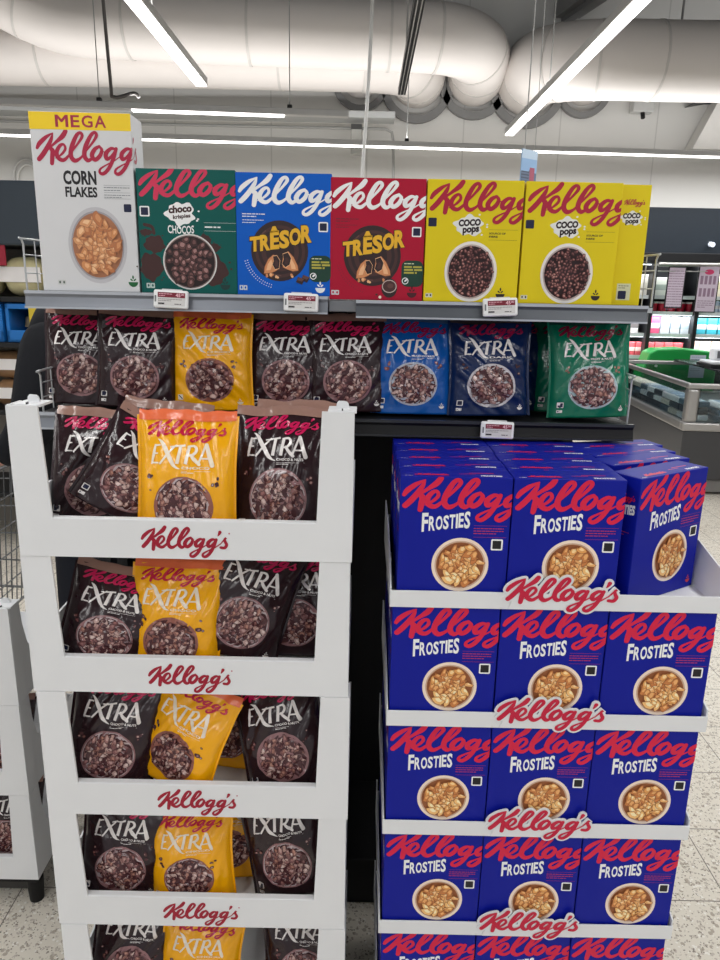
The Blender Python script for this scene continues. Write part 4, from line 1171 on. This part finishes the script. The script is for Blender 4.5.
# ================================================================== GONDOLA
g_blk = mat('gondola_black', (14, 14, 16), .55, .3)
rail_m = mat('rail_grey', (126, 130, 138), .35, .4, metal=.2)
rail_lt = mat('rail_light', (176, 180, 188), .25, .5)
rail_m2 = mat('rail_darker', (84, 88, 94), .35, .4, metal=.2)
def gondola(x0, x1, label, z_top, z_mid, rail0=0.0):
    r = empty('shelving_unit', (x0, 1.47, 0), 0, label, 'shelving')
    w = x1 - x0
    b = MB(); b.box((.02, .44, 0), (w - .02, .46, 1.62)); 
    for i in range(int(w / .05)):                      # pegboard slots
        for j in range(30): b.box((.035 + i * .05, .4385, .06 + j * .05), (.041 + i * .05, .44, .085 + j * .05), 1)
    b.build('back_panel', [g_blk, mat('slot_black', (4, 4, 5), .8)], r)
    for xx in (.0, w - .03):
        b = MB(); b.box((xx, .40, 0), (xx + .03, .47, 1.66), 0, .003); b.build('upright', g_blk, r)
    b = MB(); b.box((0, .12, 0), (w, .44, .14), 0, .004); b.build('base', g_blk, r)
    for zz, nm in ((z_top, 'top_shelf'), (z_mid, 'lower_shelf')):
        b = MB(); b.box((0, .008, zz - .022), (w, .42, zz), 0, .002); sh = b.build(nm, g_blk if nm == 'lower_shelf' else mat('shelf_grey', (120, 122, 126), .4, .4, metal=.3), r)
        dark = nm == 'lower_shelf' and x0 > -.1
        b = MB(); b.prism([(-.004, zz - .032), (.008, zz - .032), (.008, zz + .001), (.002, zz + .001), (-.001, zz - .004), (.002, zz - .010), (-.001, zz - .022)], 'x', rail0 - .003, w + .003)
        b.box((rail0 - .003, -.006, zz - .0325), (w + .003, .006, zz - .029), 1); b.box((rail0 - .003, -.003, zz - .004), (w + .003, .006, zz + .002), 1)
        b.build('price_rail', [g_blk, mat('rail_dark_edge', (44, 46, 50), .3)] if dark else [rail_m2 if x0 > -.1 else rail_m, rail_lt], sh)
        for xx in (.004, w - .010):
            b = MB(); b.prism([(.06, zz - .022), (.42, zz - .022), (.42, zz - .085), (.34, zz - .085)], 'x', xx, xx + .004); b.build('bracket', g_blk, sh)
    return r
gL = gondola(-.668, -.074, 'left bay of the black shelving carrying the white, green and blue boxes', 1.5835, 1.340)
gR = gondola(-.070, .560, 'right bay of the black shelving carrying the yellow boxes and the green bag', 1.578, 1.340, .058)
# wire dividers at the outer ends
wire_l = mat('divider_wire', (196, 198, 200), .3, .5, metal=.5)
for par, xx, zz, h, nm in ((gL, .004, 1.340, .085, 0), (gR, .646, 1.578, .10, 1), (gR, .625, 1.340, .10, 1), (gL, -.006, 1.5835, .10, 0)):
    b = MB()
    y0, y1 = (.02, .38)
    b.tube(catmull3([(xx, y0, zz), (xx, y0, zz + h - .01), (xx, y0 + .01, zz + h), (xx, y1 - .01, zz + h), (xx, y1, zz + h - .01), (xx, y1, zz)], 4), .0022, 6)
    for k in range(1, 7): b.tube([(xx, y0 + (y1 - y0) * k / 7, zz), (xx, y0 + (y1 - y0) * k / 7, zz + h)], .0014, 5)
    for q in (.35, .7): b.tube([(xx, y0, zz + h * q), (xx, y1, zz + h * q)], .0014, 5)
    if nm: b.box((min(xx, .61), y0, zz - .012), (xx + .004, y1, zz - .002))
    b.build('wire_divider', wire_l, par)

# electronic price tags clipped to the rails
def price_tag():
    r = empty('price_tag')
    b = MB(); b.box((-.034, -.012, -.0175), (.034, -.002, .0175), 0, .004, seg=3); b.box((-.025, -.0124, -.0125), (.0285, -.0115, .0125), 1); b.build('case', [mat('tag_white', (240, 240, 240), .4), mat('tag_screen', (214, 212, 210), .3)], r)
    p = Print(); cr_ = ink((120, 18, 42)); p.rect(-.025, .003, .0285, .0125, 0, cr_)
    lt = ink((230, 180, 190)); p.text('45', .010, .0042, .0095, .0072, 1, lt, .03); p.text('00', .0205, .0072, .006, .0042, 1, lt, .02)
    p.bars(-.023, .009, .026, 2, .0035, .0012, 1, lt, 3); p.bars(-.024, -.001, .046, 2, .003, .0010, 0, ink((120, 110, 110)), 4)
    p.rect(-.024, -.0105, -.012, -.0075, 0, ink((50, 46, 48))); p.bars(.008, -.0100, .018, 1, .002, .0016, 0, ink((90, 86, 88)), 6)
    build_print('price_display', r, [(p, lambda x, y, o: (x, -.0125 - o, y), None)])
    b = MB(); b.box((-.031, -.0126, -.006), (-.028, -.0119, .006)); b.build('sensor_strip', mat('tag_grey', (120, 124, 126), .4), r)
    b = MB(); b.box((-.02, -.003, .008), (.02, .0015, .020), 0, .001); b.build('clip', mat('tag_clip', (210, 210, 212), .4), r)
    return r
t0 = price_tag()
for k, (x, z, tlt, lb) in enumerate(((-.378, 1.573, 2, 'white electronic price tag on the rail below the dark green box'), (-.123, 1.572, 1, 'white electronic price tag on the rail below the blue box'),
                                    (.268, 1.571, -3, 'white electronic price tag on the rail between the two yellow boxes'), (.279, 1.326, 1, 'white electronic price tag on the black lower rail above the blue flakes boxes'))):
    o = t0 if k == 0 else copy_tree(t0)
    o.location = (x, 1.464, z); o.rotation_euler = (R(-6), R(tlt), 0); tag(o, lb, 'price tag', 'electronic price tags')

# boxes on the top shelf
def stand(o, x, yf, z, d, rz, lb, grp='cereal boxes on the top shelf'):
    o.location = (x, yf + d / 2, z); o.rotation_euler = (0, 0, R(rz)); tag(o, lb, 'cereal box', grp); return o
ZT = 1.5845
stand(make_white_carton(.19, .075, .325), -.541, 1.478, ZT + .001, .075, 1.0, 'tall white cereal box with a yellow band across its top')
stand(make_green_carton(), -.3465, 1.480, ZT + .001, TD, .5, 'dark green cereal box with a bowl of dark chocolate shells')
stand(make_filled_carton((0, 90, 192), 'carton_sky', False), -.1585, 1.481, ZT + .001, TD, 0, 'bright blue cereal box with a round chocolate picture and chocolate cubes')
stand(make_filled_carton((172, 18, 50), 'carton_red', True), .0235, 1.481, 1.580, TD, 0, 'red cereal box with a round chocolate picture and small chocolate pot')
yc = make_yellow_carton()
stand(yc, .2105, 1.478, 1.580, TD, 0, 'yellow cereal box next to the red box, left of the two facing forward')
y2 = copy_tree(yc); stand(y2, .400, 1.480, 1.580, TD, -.5, 'yellow cereal box facing forward, right-hand one above the green bag')
y3 = copy_tree(yc); y3.location = (.5265, 1.497 + TW / 2, 1.580); y3.rotation_euler = (0, 0, R(88)); tag(y3, 'yellow cereal box turned sideways, narrow side showing at the end of the shelf', 'cereal box', 'cereal boxes on the top shelf')

# ================================================================== WHITE POUCH STAND
card_w = mat('cardboard_white', (226, 227, 229), .55, .3, vary=.035, scale=7, bump=.12, bscale=18)
card_e = mat('cardboard_edge', (206, 204, 200), .7, .2)
SW, SD, PITCH_Z = .559, .312, .2565
def make_tray():
    r = empty('cardboard_tray')
    b = MB(); x0, x1 = -SW / 2, SW / 2
    H = PITCH_Z - .001      # uprights reach the tray above
    b.box((x0 + .004, .006, 0), (x1 - .004, SD - .002, .004))                                   # floor
    L = [(x0, 0), (x1, 0), (x1 - .001, H), (x1 - .052, H), (x1 - .053, .074), (x1 - .060, .067), (x0 + .060, .067), (x0 + .053, .074), (x0 + .052, H), (x0 + .001, H)]
    # front frame: lip and the two uprights cut from one sheet
    def sheet(P, a, c):
        n = len(P); V = [(p[0], a, p[1]) for p in P] + [(p[0], c, p[1]) for p in P]
        quads = [[0, 1, 4, 5, 6, 7], [1, 2, 3, 4], [0, 7, 8, 9]]
        b.add(V, quads + [[i + n for i in q][::-1] for q in quads] + [[i, i + n, (i + 1) % n + n, (i + 1) % n] for i in range(n)])
    b2 = L[:4] + [L[4], L[5]] + L[6:]
    P = [L[0], L[1], L[2], L[3], L[5], L[6], L[8], L[9]]
    V_ = P; n = 8
    V = [(p[0], 0, p[1]) for p in P] + [(p[0], .0045, p[1]) for p in P]
    q = [[0, 1, 4, 5], [1, 2, 3, 4], [0, 5, 6, 7]]
    b.add(V, q + [[i + n for i in f][::-1] for f in q] + [[i, i + n, (i + 1) % n + n, (i + 1) % n] for i in range(n)])
    b.box((x0 + .056, .001, .0655), (x1 - .056, .014, .0685), 0, .001)                            # rolled lip
    b.box((x0 + .056, .0115, .004), (x1 - .056, .014, .0655))
    for s_ in (-1, 1):                                                                            # side walls, scooped
        xa, xb = (x0, x0 + .004) if s_ < 0 else (x1 - .004, x1)
        pr = [(.0045, 0), (SD, 0), (SD, .105), (SD - .04, .104), (SD - .07, .10), (SD - .10, .097), (.12, .095), (.075, .13), (.058, .19), (.052, H), (.0045, H)]
        n = len(pr); V = [(xa, p[0], p[1]) for p in pr] + [(xb, p[0], p[1]) for p in pr]
        q = [[0, 1, 5, 6], [1, 2, 3, 4, 5], [0, 6, 7, 8, 9, 10]]
        b.add(V, [f[::-1] for f in q] + [[i + n for i in f] for f in q] + [[i, (i + 1) % n, (i + 1) % n + n, i + n] for i in range(n)])
        xi = (x0 + .004, x0 + .008) if s_ < 0 else (x1 - .008, x1 - .004)
        b.box((xi[0], .006, .004), (xi[1], .05, H - .004))                                        # folded inner post
        b.box((min(xa, xi[0]) , .048, .004), (max(xb, xi[1]), .052, H - .002))
    b.box((x0 + .004, SD - .005, .0), (x1 - .004, SD, .10))                                       # low back
    b.build('tray', card_w, r)
    p = Print(); script(p, -.0735 + .0, .0585, .147 / 840, 0, ink((158, 10, 44)), stretch=1.0, step=4)
    p.poly(ellipse(.077, .047, .0016, .0016, 8), 0, ink((190, 120, 130)))
    build_print('script_lettering', r, [(p, lambda x, y, o: (x - .003, -o, y), None)])
    return r
ORD = ['topmost', 'second from the top', 'third from the top', 'fourth from the top', 'fifth from the top']
tray0 = make_tray()
TZ = [1.1545 - k * PITCH_Z for k in range(5)]
for k in range(5):
    o = tray0 if k == 0 else copy_tree(tray0)
    o.location = (-.2910 + (.0005, -.002, .0015, -.001, .001)[k], 1.14 + (0, .002, .001, .003, .002)[k], TZ[k])
    tag(o, 'white cardboard tray with red script lettering, %s of the pouch stand' % ORD[k], 'tray', 'white trays of the pouch stand')
# locking tabs on the free uprights of the topmost tray
for x, wd in ((-.5335, .020), (-.0275, .022)):
    b = MB(); b.prism([(-wd / 2, 0), (wd / 2, 0), (wd / 2 - .002, .008), (wd / 2 - .005, .011), (-wd / 2 + .004, .012), (-wd / 2 + .001, .008)], 'y', .030, .034)
    b.box((-wd / 2 - .012, .004, -.004), (wd / 2 + .012, .052, 0))
    b.box((-.001, .004, 0), (.001, .010, .003), 1)
    o = b.build('lock_tab', [card_w, blk], tray0); o.location = (x + .2875, 0, PITCH_Z + .0006)
ba = empty('display_base', (-.2910, 1.14, 0), 0, 'black plinth with feet under the white pouch stand', 'base')
b = MB(); b.box((-.27, .012, .085), (.27, .31, .1275), 0, .004); b.build('plinth', g_blk, ba)
for x in (-.24, .24):
    for y in (.05, .27): b = MB(); b.tube([(x, y, 0), (x, y, .086)], [.024, .020], 12); b.build('foot', g_blk, ba)

# ---- pouches
BROWN, BSC, BSE = (42, 24, 29), (196, 26, 84), (150, 116, 104)
YEL, YSC, YSE = (244, 172, 6), (192, 24, 60), (232, 112, 70)
br_a = lambda: make_pouch(BROWN, BSC, BSE, 1, .012, 'CHOCO & NUTS', squash=.94)
p_b1 = br_a()
p_bs = make_pouch(BROWN, BSC, BSE, 31, .028, 'CHOCO & NUTS', wrinkle=1.3, squash=.80)
p_ys = make_pouch(YEL, YSC, YSE, 33, .022, 'CHOCO', word_rgb=(240, 226, 206), rim_rgb=(148, 92, 80), wrinkle=1.4, squash=.78)
p_b2 = make_pouch(BROWN, BSC, BSE, 4, .030, 'CHOCO & NUTS', wrinkle=1.3, squash=.93)
p_b3 = make_pouch(BROWN, BSC, BSE, 9, .020, 'CHOCO & NUTS', wrinkle=1.1, squash=.90)
p_b5 = make_pouch(BROWN, BSC, BSE, 17, .050, 'CHOCO & NUTS', wrinkle=1.0, squash=1.05)
p_b4 = make_pouch(BROWN, BSC, BSE, 12, .010, 'CHOCO & NUTS', squash=.875)
p_y1 = make_pouch(YEL, YSC, YSE, 3, .014, 'CHOCO', word_rgb=(240, 226, 206), rim_rgb=(148, 92, 80))
p_y2 = make_pouch(YEL, YSC, YSE, 6, .026, 'CHOCO', word_rgb=(240, 226, 206), rim_rgb=(148, 92, 80), wrinkle=1.4, squash=.90)
p_y3 = make_pouch(YEL, YSC, YSE, 14, .008, 'CHOCO', word_rgb=(240, 226, 206), rim_rgb=(148, 92, 80), wrinkle=1.5, squash=.875)
p_bl = make_pouch((10, 84, 164), (150, 20, 70), (60, 90, 130), 21, .010, 'MILK CHOCOLATE', rim_rgb=(176, 184, 200), nuts=(120, 50, 40), squash=.875)
p_nv = make_pouch((12, 34, 78), (150, 16, 66), (60, 50, 50), 24, .010, 'DARK', rim_rgb=(206, 200, 204), nuts=(70, 40, 40), squash=.875)
p_gr = make_pouch((0, 108, 80), (132, 18, 54), (20, 70, 60), 27, .010, 'FRUIT & NUTS', rim_rgb=(170, 196, 200), nuts=(150, 110, 90), squash=.875)
GS = 'pouches on the lower shelf'
ZS = 1.342
put_pouch(p_b4, -0.603, 1.560, ZS, 1, 6, 0, 'brown pouch at the left end of the lower shelf, partly behind its neighbour', GS)
put_pouch(p_b4, -.476, 1.520, ZS, 2, 6, 2, 'brown pouch standing left of the yellow one on the lower shelf', GS)
put_pouch(p_y3, -.315, 1.520, ZS, -1, 5, -3, 'yellow pouch on the lower shelf, under the green and blue boxes', GS)
put_pouch(p_b4, -.160, 1.535, ZS, 0, 6, -2, 'brown pouch on the lower shelf just right of the yellow one', GS)
put_pouch(p_b4, -.030, 1.525, ZS, -1, 7, 2, 'brown pouch on the lower shelf beside the bright blue one', GS)
put_pouch(p_bl, .107, 1.530, ZS, 0, 6, 0, 'bright blue pouch on the lower shelf', GS)
put_pouch(p_nv, .270, 1.520, ZS, -1, 6, 2, 'dark navy pouch at the front of the lower shelf, above the price tag', GS)
put_pouch(p_nv, .310, 1.610, ZS, 2, 5, -3, 'dark navy pouch in the shade behind the front navy pouch', GS)
put_pouch(p_gr, .480, 1.515, ZS, -2, 6, 2, 'green pouch at the front right end of the lower shelf', GS)
put_pouch(p_gr, .462, 1.600, ZS, 0, 5, -2, 'green pouch mostly hidden behind the front green pouch', GS)
def fl(k): return TZ[k] + .0045
G1, G2, G3, G4, G5 = ['pouches in the %s tray' % q for q in ('topmost', 'second', 'third', 'fourth', 'fifth')]
put_pouch(p_b2, -0.49, 1.272, fl(0), 4, 8, 4, 'brown pouch at the left corner of the topmost tray, behind the tilted pouch', G1)
put_pouch(p_bs, -0.432, 1.215, fl(0), 30, 10, 6, 'brown pouch leaning well to the right in the topmost tray, beside the yellow one', G1)
put_pouch(p_y1, -.298, 1.181, fl(0), 0, 8, -1, 'yellow pouch standing upright in the middle of the topmost tray', G1)
put_pouch(p_b5, -.142, 1.222, fl(0), -1, 9, -2, 'brown pouch upright in the topmost tray, right of the yellow one', G1)
put_pouch(p_b5, -0.112, 1.29, fl(0), 0, 3, 0, 'brown pouch at the right of the topmost tray, behind another brown pouch', G1)
put_pouch(p_b1, -0.385, 1.325, fl(0), 6, 3, -3, 'brown pouch at the back of the topmost tray, only its slanting top showing', G1)
put_pouch(p_bs, -0.468, 1.192, fl(1), 12, 10, 2, 'brown pouch at the left of the second tray, leaning right', G2)
put_pouch(p_y2, -0.338, 1.194, fl(1), 2, 9, -2, 'yellow pouch at the front of the second tray', G2)
put_pouch(p_y1, -0.246, 1.268, fl(1), 7, 8, -8, 'yellow pouch behind the front yellow one in the second tray', G2)
put_pouch(p_b1, -0.236, 1.222, fl(1), 19, 12, 6, 'brown pouch in the second tray leaning right, just right of the yellow one', G2)
put_pouch(p_b3, -.128, 1.272, fl(1), 5, 10, 6, 'brown pouch in the right corner of the second tray, half behind the upright', G2)
put_pouch(p_b1, -0.48, 1.200, fl(2), 9, 10, 4, 'brown pouch at the left of the third tray', G3)
put_pouch(p_y2, -0.357, 1.205, fl(2), 14, 10, -24, 'yellow pouch turned a little sideways in the third tray', G3)
put_pouch(p_y1, -0.262, 1.285, fl(2), 4, 8, -6, 'yellow pouch in the shade at the back of the third tray', G3)
put_pouch(p_b2, -0.118, 1.200, fl(2), -14, 8, -4, 'brown pouch at the right of the third tray, leaning left', G3)
put_pouch(p_b3, -0.47, 1.205, fl(3), 5, 9, 3, 'brown pouch at the left of the fourth tray', G4)
put_pouch(p_ys, -0.318, 1.195, fl(3), -5, 10, -2, 'yellow pouch at the front of the fourth tray', G4)
put_pouch(p_y2, -.268, 1.270, fl(3), 3, 8, 4, 'yellow pouch peeping out behind the front one in the fourth tray', G4)
put_pouch(p_b1, -0.112, 1.210, fl(3), -14, 9, -5, 'brown pouch at the right of the fourth tray, leaning left', G4)
put_pouch(p_b2, -0.468, 1.205, fl(4), 5, 10, 3, 'brown pouch at the left of the fifth tray', G5)
put_pouch(p_ys, -0.322, 1.195, fl(4), 4, 9, -2, 'yellow pouch in the middle of the fifth tray', G5)
put_pouch(p_b3, -0.092, 1.215, fl(4), -5, 9, -3, 'brown pouch at the right of the fifth tray', G5)

# ---- the other white stand at the left edge
NZ = [.605, .3485, .092]
for k in range(3):
    o = copy_tree(tray0)
    for c in list(o.children):
        if c.name.startswith('lock_tab') and k: bpy.data.objects.remove(c)
    o.location = (-.8175 - SW / 2, 1.55, NZ[k])
    tag(o, 'white cardboard tray at the left edge of the picture, %s of three' % ('topmost', 'middle', 'lowest')[k], 'tray', 'white trays of the stand at the left edge')
    if k: put_pouch(p_b1 if k != 1 else p_b3, -.925, 1.62, NZ[k] + .0045, 2, 8, 3, 'brown pouch in the %s tray of the left edge stand' % ('topmost', 'middle', 'lowest')[k], 'pouches in the stand at the left edge')
ba = empty('display_base', (-.8175 - SW / 2, 1.55, 0), 0, 'black base with round feet under the stand at the left edge', 'base')
b = MB(); b.box((-.27, .012, .070), (.27, .31, .0915), 0, .004); b.build('plinth', g_blk, ba)
for x in (-.25, .252):
    for y in (.035, .27): b = MB(); b.tube([(x, y, 0), (x, y, .071)], [.018, .022], 12); b.build('foot', g_blk, ba)
b = MB(); b.box((-.24, .05, .012), (.24, .29, .070), 0, .004); b.build('skirt', mat('base_grey', (58, 56, 54), .6), ba)

# ================================================================== BLUE FLAKES STAND
FTW, FTD = .582, .345
FZ = [1.068 - k * .2345 for k in range(5)]
def make_flake_tray(flare=0.0):
    r = empty('cardboard_tray')
    b = MB(); x0, x1 = -FTW / 2, FTW / 2
    b.box((x0, .002, 0), (x1, FTD, .0025))
    b.box((x0, 0, 0), (x1 + flare, .003, .031), 0, .0008)
    b.box((x0 + .01, .003, .0025), (x1 - .01, .0045, .029))
    for s_ in (-1, 1):
        x = x0 if s_ < 0 else x1
        fx = flare if s_ > 0 else 0
        V = []
        for off in (0, -s_ * .0025):
            V += [(x + off, .003, .0), (x + off, FTD, 0), (x + off + fx, FTD, .092), (x + off + fx, .20, .092), (x + off + fx, .06, .062), (x + off + fx, .003, .044 if s_ > 0 else .034)]
        q = [[0, 1, 2, 3, 4, 5], [11, 10, 9, 8, 7, 6]] + [[i, i + 6, (i + 1) % 6 + 6, (i + 1) % 6] for i in range(6)]
        b.add(V, q)
    b.box((x0, FTD - .003, 0), (x1, FTD, .06))
    b.build('tray', card_w, r)
    # die-cut script standing above the lip
    p = Print(); k = .196 / 840; LX = -.0955; LYT = .0645
    script(p, LX, LYT, k, 0, card_w, wadd=32, step=4, vk=.88)
    p.poly([(LX + .01, .002), (LX + .195, .002), (LX + .185, .031), (LX + .02, .031)], 0, card_w)
    v, f = [], []
    for pts, l, m_ in p.P:
        n = len(v); c = len(pts)
        v += [(q[0], -.0022 - l * LAY, q[1]) for q in pts] + [(q[0], -.0006, q[1]) for q in pts]
        f.append(list(range(n, n + c))); f.append(list(range(n + 2 * c - 1, n + c - 1, -1)))
        f += [[n + i, n + (i + 1) % c, n + c + (i + 1) % c, n + c + i] for i in range(c)]
    mb = MB(); mb.add(v, f); sign = mb.build('logo_tab', card_w, r)
    p = Print(); script(p, LX, LYT, k, 0, ink((196, 20, 60)), step=5, vk=.88)
    build_print('script_lettering', sign, [(p, lambda x, y, o: (x, -.0031 - o, y), None)])
    return r
ft_top = make_flake_tray(.014); ft = make_flake_tray(0)
for k in range(5):
    o = ft_top if k == 0 else (ft if k == 1 else copy_tree(ft))
    o.location = (.3470 + (0, .001, .0005, -.001, .0005)[k], 1.155, FZ[k])
    tag(o, 'shallow white tray with raised red script, %s of the blue box stand' % ORD[k], 'tray', 'white trays of the blue box stand')
box0 = make_blue_carton()
used = [False]
def flake(x, y, z, rz, lb, grp):
    o = box0 if not used[0] else copy_tree(box0)
    used[0] = True
    o.location = (x, y, z); o.rotation_euler = (0, 0, R(rz)); tag(o, lb, 'cereal box', grp)
    return o
CX = [.1560, .3460, .5360]
NTH = ['frontmost', 'second from the front', 'third from the front', 'fourth from the front', 'rearmost']
for c in range(2):
    for d in range(5):
        flake(CX[c] + .0055 + (0, .001, -.001, .0015, -.0005)[d], 1.160 + FD / 2 + .002 + d * .0640, FZ[0] + .003, (.3, -.4, .2, -.3, .2)[d],
              'blue flakes box in the topmost tray, %s of the %s file' % (NTH[d], ('left', 'middle')[c]), 'blue boxes in the topmost tray')
# the right-hand file has been pulled askew
for d, (x, y, a) in enumerate(((.473, 1.1725, 32.5), (.457, 1.268, 24), (.4475, 1.341, 18.5), (.4435, 1.412, 15.5))):
    ca, sa = cos(R(a)), sin(R(a))
    flake(x + FW / 2 * ca - FD / 2 * sa, y + FW / 2 * sa + FD / 2 * ca, FZ[0] + .003, a, 'blue flakes box turned askew in the topmost tray, %s' % ('frontmost', 'second in the file', 'third in the file', 'rearmost')[d], 'blue boxes in the topmost tray')
for k in range(1, 5):
    for c in range(3):
        flake(CX[c], 1.160 + FD / 2 + .002, FZ[k] + .003, (.3, -.3, .4)[(c + k) % 3],
              'blue flakes box at the %s of the %s tray' % (('left', 'middle', 'right')[c], ('second', 'third', 'fourth', 'fifth')[k - 1]), 'blue boxes in the %s tray' % ('second', 'third', 'fourth', 'fifth')[k - 1])
    for d in range(1, 5):
        flake(CX[0], 1.160 + FD / 2 + .002 + d * .0640, FZ[k] + .003, (.2, -.3, .3)[d % 3], 'blue flakes box hidden behind the left front one of the %s tray' % ('second', 'third', 'fourth', 'fifth')[k - 1], 'hidden left blue boxes of the %s tray' % ('second', 'third', 'fourth', 'fifth')[k - 1])
fb = empty('display_base', (.3470, 1.155, 0), 0, 'black plinth under the blue box stand', 'base')
b = MB(); b.box((-.28, .01, .08), (.28, .34, FZ[4] - .001), 0, .004); b.build('plinth', g_blk, fb)
for x in (-.25, .25):
    for y in (.05, .29): b = MB(); b.tube([(x, y, 0), (x, y, .081)], [.024, .02], 12); b.build('foot', g_blk, fb)
